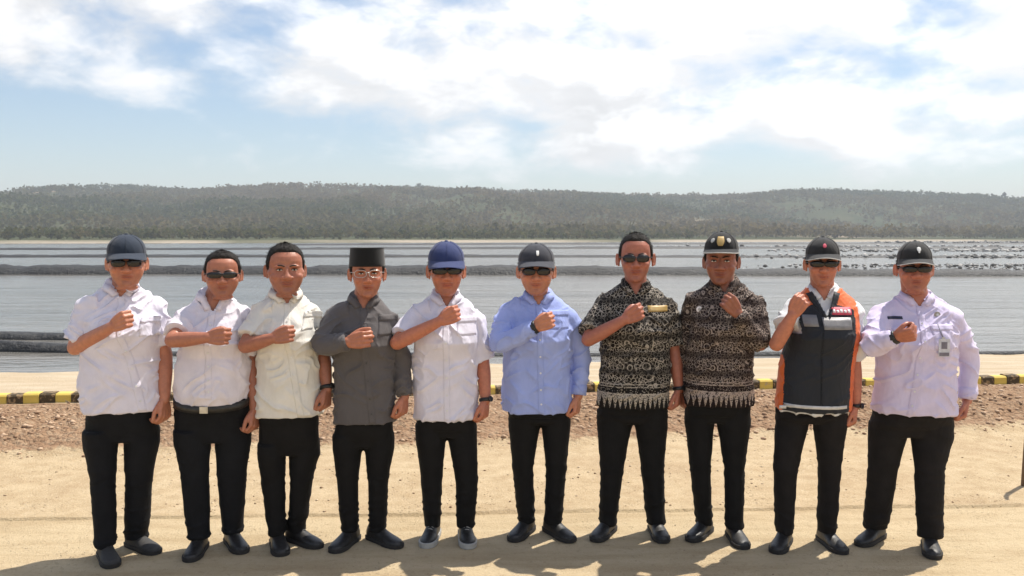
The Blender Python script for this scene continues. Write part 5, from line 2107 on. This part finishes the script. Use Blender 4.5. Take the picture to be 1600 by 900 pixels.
F3 = (0.1, -1, 0.25)
MEN = [
    dict(label='man in slate cap, dark sunglasses and untucked white short-sleeved shirt, leftmost in the row', seed=101, skin=(.42, .195, .115), fat=.7, yaw=7, hyaw=0, hx=196, head=(374, 448), hwide=1.04, jaw=.02,
         sh=((127, 456), (252, 460)), hem=(133, 259), hem_y=638, waist=(129, 249), waist_y=588, belly=.028, plack=(211, 203), el=(117, 544), el_y=-.10, fist=(188, 503), wrist2=(257, 625), tip2=(258, 664),
         crotch=(190, 692), hip=(136, 246), hip_y=660, knees=((142, 180), (196, 238)), knee_y=750, cuffs=((148, 182), (194, 232)), cuff_y=(850, 839), toes=((177, 889), (247, 867)), slen=(.84, .80), sleeve=1.06,
         shirt=WHITE1, trousers=BLACKN, shoe='suede', glasses='dark', cap=dict(mat=NAVYCAP, tilt=8), pockets=[(216, 240, 497, 527)]),
    dict(label='stout bareheaded man in sunglasses with his white shirt tucked in over a black belt', seed=102, smile=0.7, skin=(.36, .165, .10), fat=.9, yaw=3, hyaw=0, hx=346, head=(396, 463), hwide=1.12, nose=1.1,
         sh=((279, 472), (389, 472)), hem=(277, 389), hem_y=615, waist=(273, 394), waist_y=575, belly=.055, open=.7, tuck=True, plack=(331, 344), el=(269, 532), el_y=-.21, fist=(341, 526), fist_y=-.27, wrist2=(398, 640), tip2=(398, 676),
         crotch=(333, 692), hip=(273, 391), hip_y=648, knees=((281, 327), (338, 387)), knee_y=735, cuffs=((293, 329), (347, 380)), cuff_y=(828, 826), toes=((295, 880), (380, 867)), slen=(.72, .8), sleeve=1.05,
         shirt=PINKWHITE, trousers=BLACKN, glasses='wrap', hairline=.006),
    dict(label='bareheaded dark-haired man without glasses in an untucked cream short-sleeved shirt', seed=103, smile=1.2, skin=(.34, .155, .095), fat=.8, yaw=10, hyaw=6, hx=445, head=(385, 459), hwide=1.08, nose=1.2, jaw=.02,
         sh=((394, 467), (500, 470)), hem=(400, 503), hem_y=646, waist=(402, 500), waist_y=580, belly=.03, plack=(463, 461), el=(383, 541), el_y=-.17, fist=(442, 524), fist_y=-.23, wrist2=(511, 608), tip2=(508, 648),
         crotch=(449, 712), hip=(404, 499), hip_y=668, knees=((408, 446), (453, 489)), knee_y=750, cuffs=((420, 447), (449, 478)), cuff_y=(828, 820), toes=((441, 871), (501, 858)), slen=(.74, .8),
         shirt=CREAM, trousers=BLACK, watch=[('hang', (.01, (1, -.6, 0)))], pockets=[(470, 496, 490, 516)]),
    dict(label='man in black velvet hat and eyeglasses wearing a charcoal long-sleeved shirt', seed=104, smile=0.2, skin=(.40, .175, .10), fat=.1, yaw=3, hyaw=2, hx=573, head=(391, 464), jaw=-.03, nose=.95,
         sh=((511, 472), (625, 481)), hem=(521, 619), hem_y=657, waist=(521, 617), waist_y=580, belly=.01, plack=(576, 578), el=(501, 541), el_y=-.15, fist=(559, 532), fist_y=-.22, fistpose='half', wrist2=(632, 620), tip2=(628, 662), long=True,
         crotch=(568, 700), hip=(519, 617), hip_y=672, knees=((525, 561), (574, 608)), knee_y=750, cuffs=((533, 561), (576, 604)), cuff_y=(828, 828), toes=((520, 866), (626, 858)),
         shirt=GREY, trousers=BLACK, glasses='clear', peci=VELVET, button=BUTTON_D, pockets=[(590, 617, 495, 525)]),
    dict(label='man in blue cap and untucked white short-sleeved shirt, black watch on his lowered wrist', seed=105, skin=(.43, .18, .105), fat=.1, yaw=5, hyaw=3, hx=697, head=(383, 461), nose=1.1,
         sh=((637, 468), (757, 478)), hem=(646, 748), hem_y=651, waist=(644, 747), waist_y=585, belly=.01, plack=(698, 701), el=(620, 536), el_y=-.15, fist=(703, 494), wrist2=(759, 626), tip2=(755, 666),
         crotch=(698, 684), hip=(648, 746), hip_y=668, knees=((657, 691), (711, 748)), knee_y=750, cuffs=((662, 690), (712, 743)), cuff_y=(822, 822), toes=((665, 858), (733, 859)), slen=(.78, .95), sleeve=1.04,
         shirt=WHITE1, trousers=BLACK, shoe='sneaker', glasses='wrap', cap=dict(mat=BLUECAP, tilt=9), pockets=[(714, 743, 497, 524)], watch=[('hang', (.005, (.8, -.8, 0)))]),
    dict(label='man in grey cap and sunglasses wearing a light blue long-sleeved shirt', seed=106, smile=1.0, skin=(.46, .215, .125), fat=.5, yaw=0, hyaw=0, hx=838, head=(388, 460), hwide=1.06, nose=.95,
         sh=((778, 466), (905, 476)), hem=(782, 895), hem_y=640, waist=(784, 893), waist_y=580, belly=.025, plack=(845, 841), el=(778, 539), el_y=-.14, fist=(851, 504), wrist2=(903, 620), tip2=(899, 655), el2=(909, 553), long=True,
         crotch=(845, 664), hip=(793, 893), hip_y=652, knees=((800, 834), (852, 886)), knee_y=733, cuffs=((808, 836), (850, 879)), cuff_y=(815, 815), toes=((800, 848), (895, 849)),
         shirt=BLUE, trousers=BLACK, glasses='dark', cap=dict(mat=GREYCAP, tilt=6, emblem=[(.08, .048, .009, .011, WHITETH, 'shield')]), pockets=[(857, 889, 487, 514)], watch=[('bent', (.004, (0, -1, .3)))]),
    dict(label='bareheaded man in sunglasses and brown short-sleeved batik shirt with a tan name patch', seed=107, smile=0.6, skin=(.36, .15, .095), fat=.1, yaw=0, hyaw=0, hx=994, head=(368, 440), hwide=.99, jaw=-.01, ear=1.07,
         sh=((930, 452), (1057, 458)), hem=(932, 1046), hem_y=633, waist=(936, 1048), waist_y=570, belly=.015, plack=(992, 993), el=(919, 531), el_y=-.14, fist=(991, 491), wrist2=(1061, 608), tip2=(1056, 654),
         crotch=(990, 662), hip=(931, 1044), hip_y=648, knees=((937, 975), (1001, 1038)), knee_y=733, cuffs=((935, 964), (1010, 1040)), cuff_y=(817, 818), toes=((929, 848), (1037, 850)), slen=(.82, .86), sleeve=1.08,
         shirt=batik((.013, .011, .010), (.42, .37, .31), 20, 0.3), trousers=BLACK, glasses='dark', hair_t=.006, hair_top=.003, button=BUTTON_D, watch=[('hang', (.004, (.6, -.8, 0)))],
         extras=[on_chest('name_patch', 1013, 1045, 478.5, 487.5, GOLD)]),
    dict(label='man in black cap with gold badge, long-sleeved batik shirt, raising his left fist', seed=108, smile=1.0, skin=(.27, .115, .07), fat=.2, yaw=-4, hyaw=-4, hx=1128, head=(373, 444), nose=1.25, jaw=.03, bent='L',
         sh=((1072, 450), (1192, 453)), hem=(1068, 1176), hem_y=630, waist=(1071, 1176), waist_y=570, belly=.02, plack=(1124, 1125), el=(1188, 538), el_y=-.13, fist=(1143, 477), fist_y=-.20, wrist2=(1068, 608), tip2=(1067, 646), w2_y=.07, long=True,
         crotch=(1118, 662), hip=(1070, 1172), hip_y=647, knees=((1077, 1111), (1131, 1164)), knee_y=733, cuffs=((1087, 1113), (1133, 1162)), cuff_y=(817, 820), toes=((1078, 848), (1163, 860)),
         shirt=batik((.017, .010, .010), (.40, .32, .27), 25, 1.7), trousers=BLACK, button=BUTTON_D, watch=[],
         cap=dict(mat=BLACKCAP, tilt=3, lift=.006, h=.092, curve=1.4, edge=GREYTH, emblem=[(0, .048, .024, .022, GOLD, 'shield'), (-.55, .05, .014, .012, GREYTH, 'wing'), (.55, .05, .014, .012, GREYTH, 'wing')]),
         extras=[round_badge('badge', 1097, 485, .017, LOGO_W, GREYTH)]),
    dict(label='man in dark cap wearing an orange and black safety vest over a white shirt', seed=109, smile=0.5, skin=(.44, .19, .115), fat=.1, yaw=-2, hyaw=3, hx=1287, head=(378, 447), jaw=-.03,
         sh=((1229, 460), (1345, 466)), hem=(1216, 1324), hem_y=641, waist=(1222, 1326), waist_y=575, belly=.015, plack=(1283, 1284), el=(1213, 538), el_y=-.12, fist=(1247, 477), fist_y=-.21, palm=(.55, .8, 0), wrist2=(1337, 634), tip2=(1333, 676),
         crotch=(1267, 662), hip=(1213, 1322), hip_y=653, knees=((1208, 1247), (1278, 1314)), knee_y=733, cuffs=((1211, 1239), (1277, 1307)), cuff_y=(830, 825), toes=((1212, 867), (1319, 868)), slen=(.5, .92),
         shirt=WHITE2, trousers=CHAR, collar_mat=WHITE2, watch=[('hang', (0, (.6, -.8, 0)))],
         vest=dict(mats=[NAVYVEST, ORANGE], v_y=491, panel_top=470, panel=(1229, 1324), reflect=REFLECT, piping=PIPING, logo=LOGO_R, logo_white=LOGO_W),
         glasses='wrap', cap=dict(mat=DARKCAP, tilt=5, edge=GREYTH, emblem=[(0, .05, .012, .010, LOGO_R, 'round')])),
    dict(label='heavy man in charcoal cap and pale lavender uniform shirt with an identity card, rightmost', seed=110, smile=-0.1, skin=(.38, .16, .10), fat=.7, yaw=4, hyaw=6, hx=1431, head=(386, 455), hwide=1.0, nose=1.15, jaw=.03, ear=1.05,
         sh=((1366, 471), (1501, 475)), hem=(1363, 1490), hem_y=642, waist=(1369, 1488), waist_y=588, belly=.04, plack=(1427, 1431), el=(1360, 543), el_y=-.17, fist=(1414, 521), fist_y=-.30, hd=(.72, -.65, .25), palm=(.3, .5, .5), wrist2=(1511, 626), tip2=(1504, 662), el2=(1516, 562), long=True,
         crotch=(1420, 684), hip=(1360, 1488), hip_y=657, knees=((1356, 1404), (1428, 1476)), knee_y=733, cuffs=((1349, 1388), (1433, 1473)), cuff_y=(823, 832), toes=((1342, 855), (1459, 875)),
         shirt=LAVENDER, trousers=CHAR, glasses='wrap', cap=dict(mat=DARKCAP, tilt=4, h=.094, edge=GREYTH, emblem=[(.08, .055, .013, .013, WHITETH, 'wing'), (.08, .046, .006, .008, WHITETH, 'round')]),
         pockets=[(1452, 1488, 508, 546)], watch=[('bent', (.0, (-.5, -.8, .2)))],
         extras=[on_chest('name_tag', 1395, 1418, 496.5, 500.5, DKNAVY, .005), round_badge('badge', 1470, 493, .017, BADGE, STEEL), id_card]),
]
for c in MEN:
    build_man(c)
    print('man', c['seed'], round(time.time() - T0, 1))
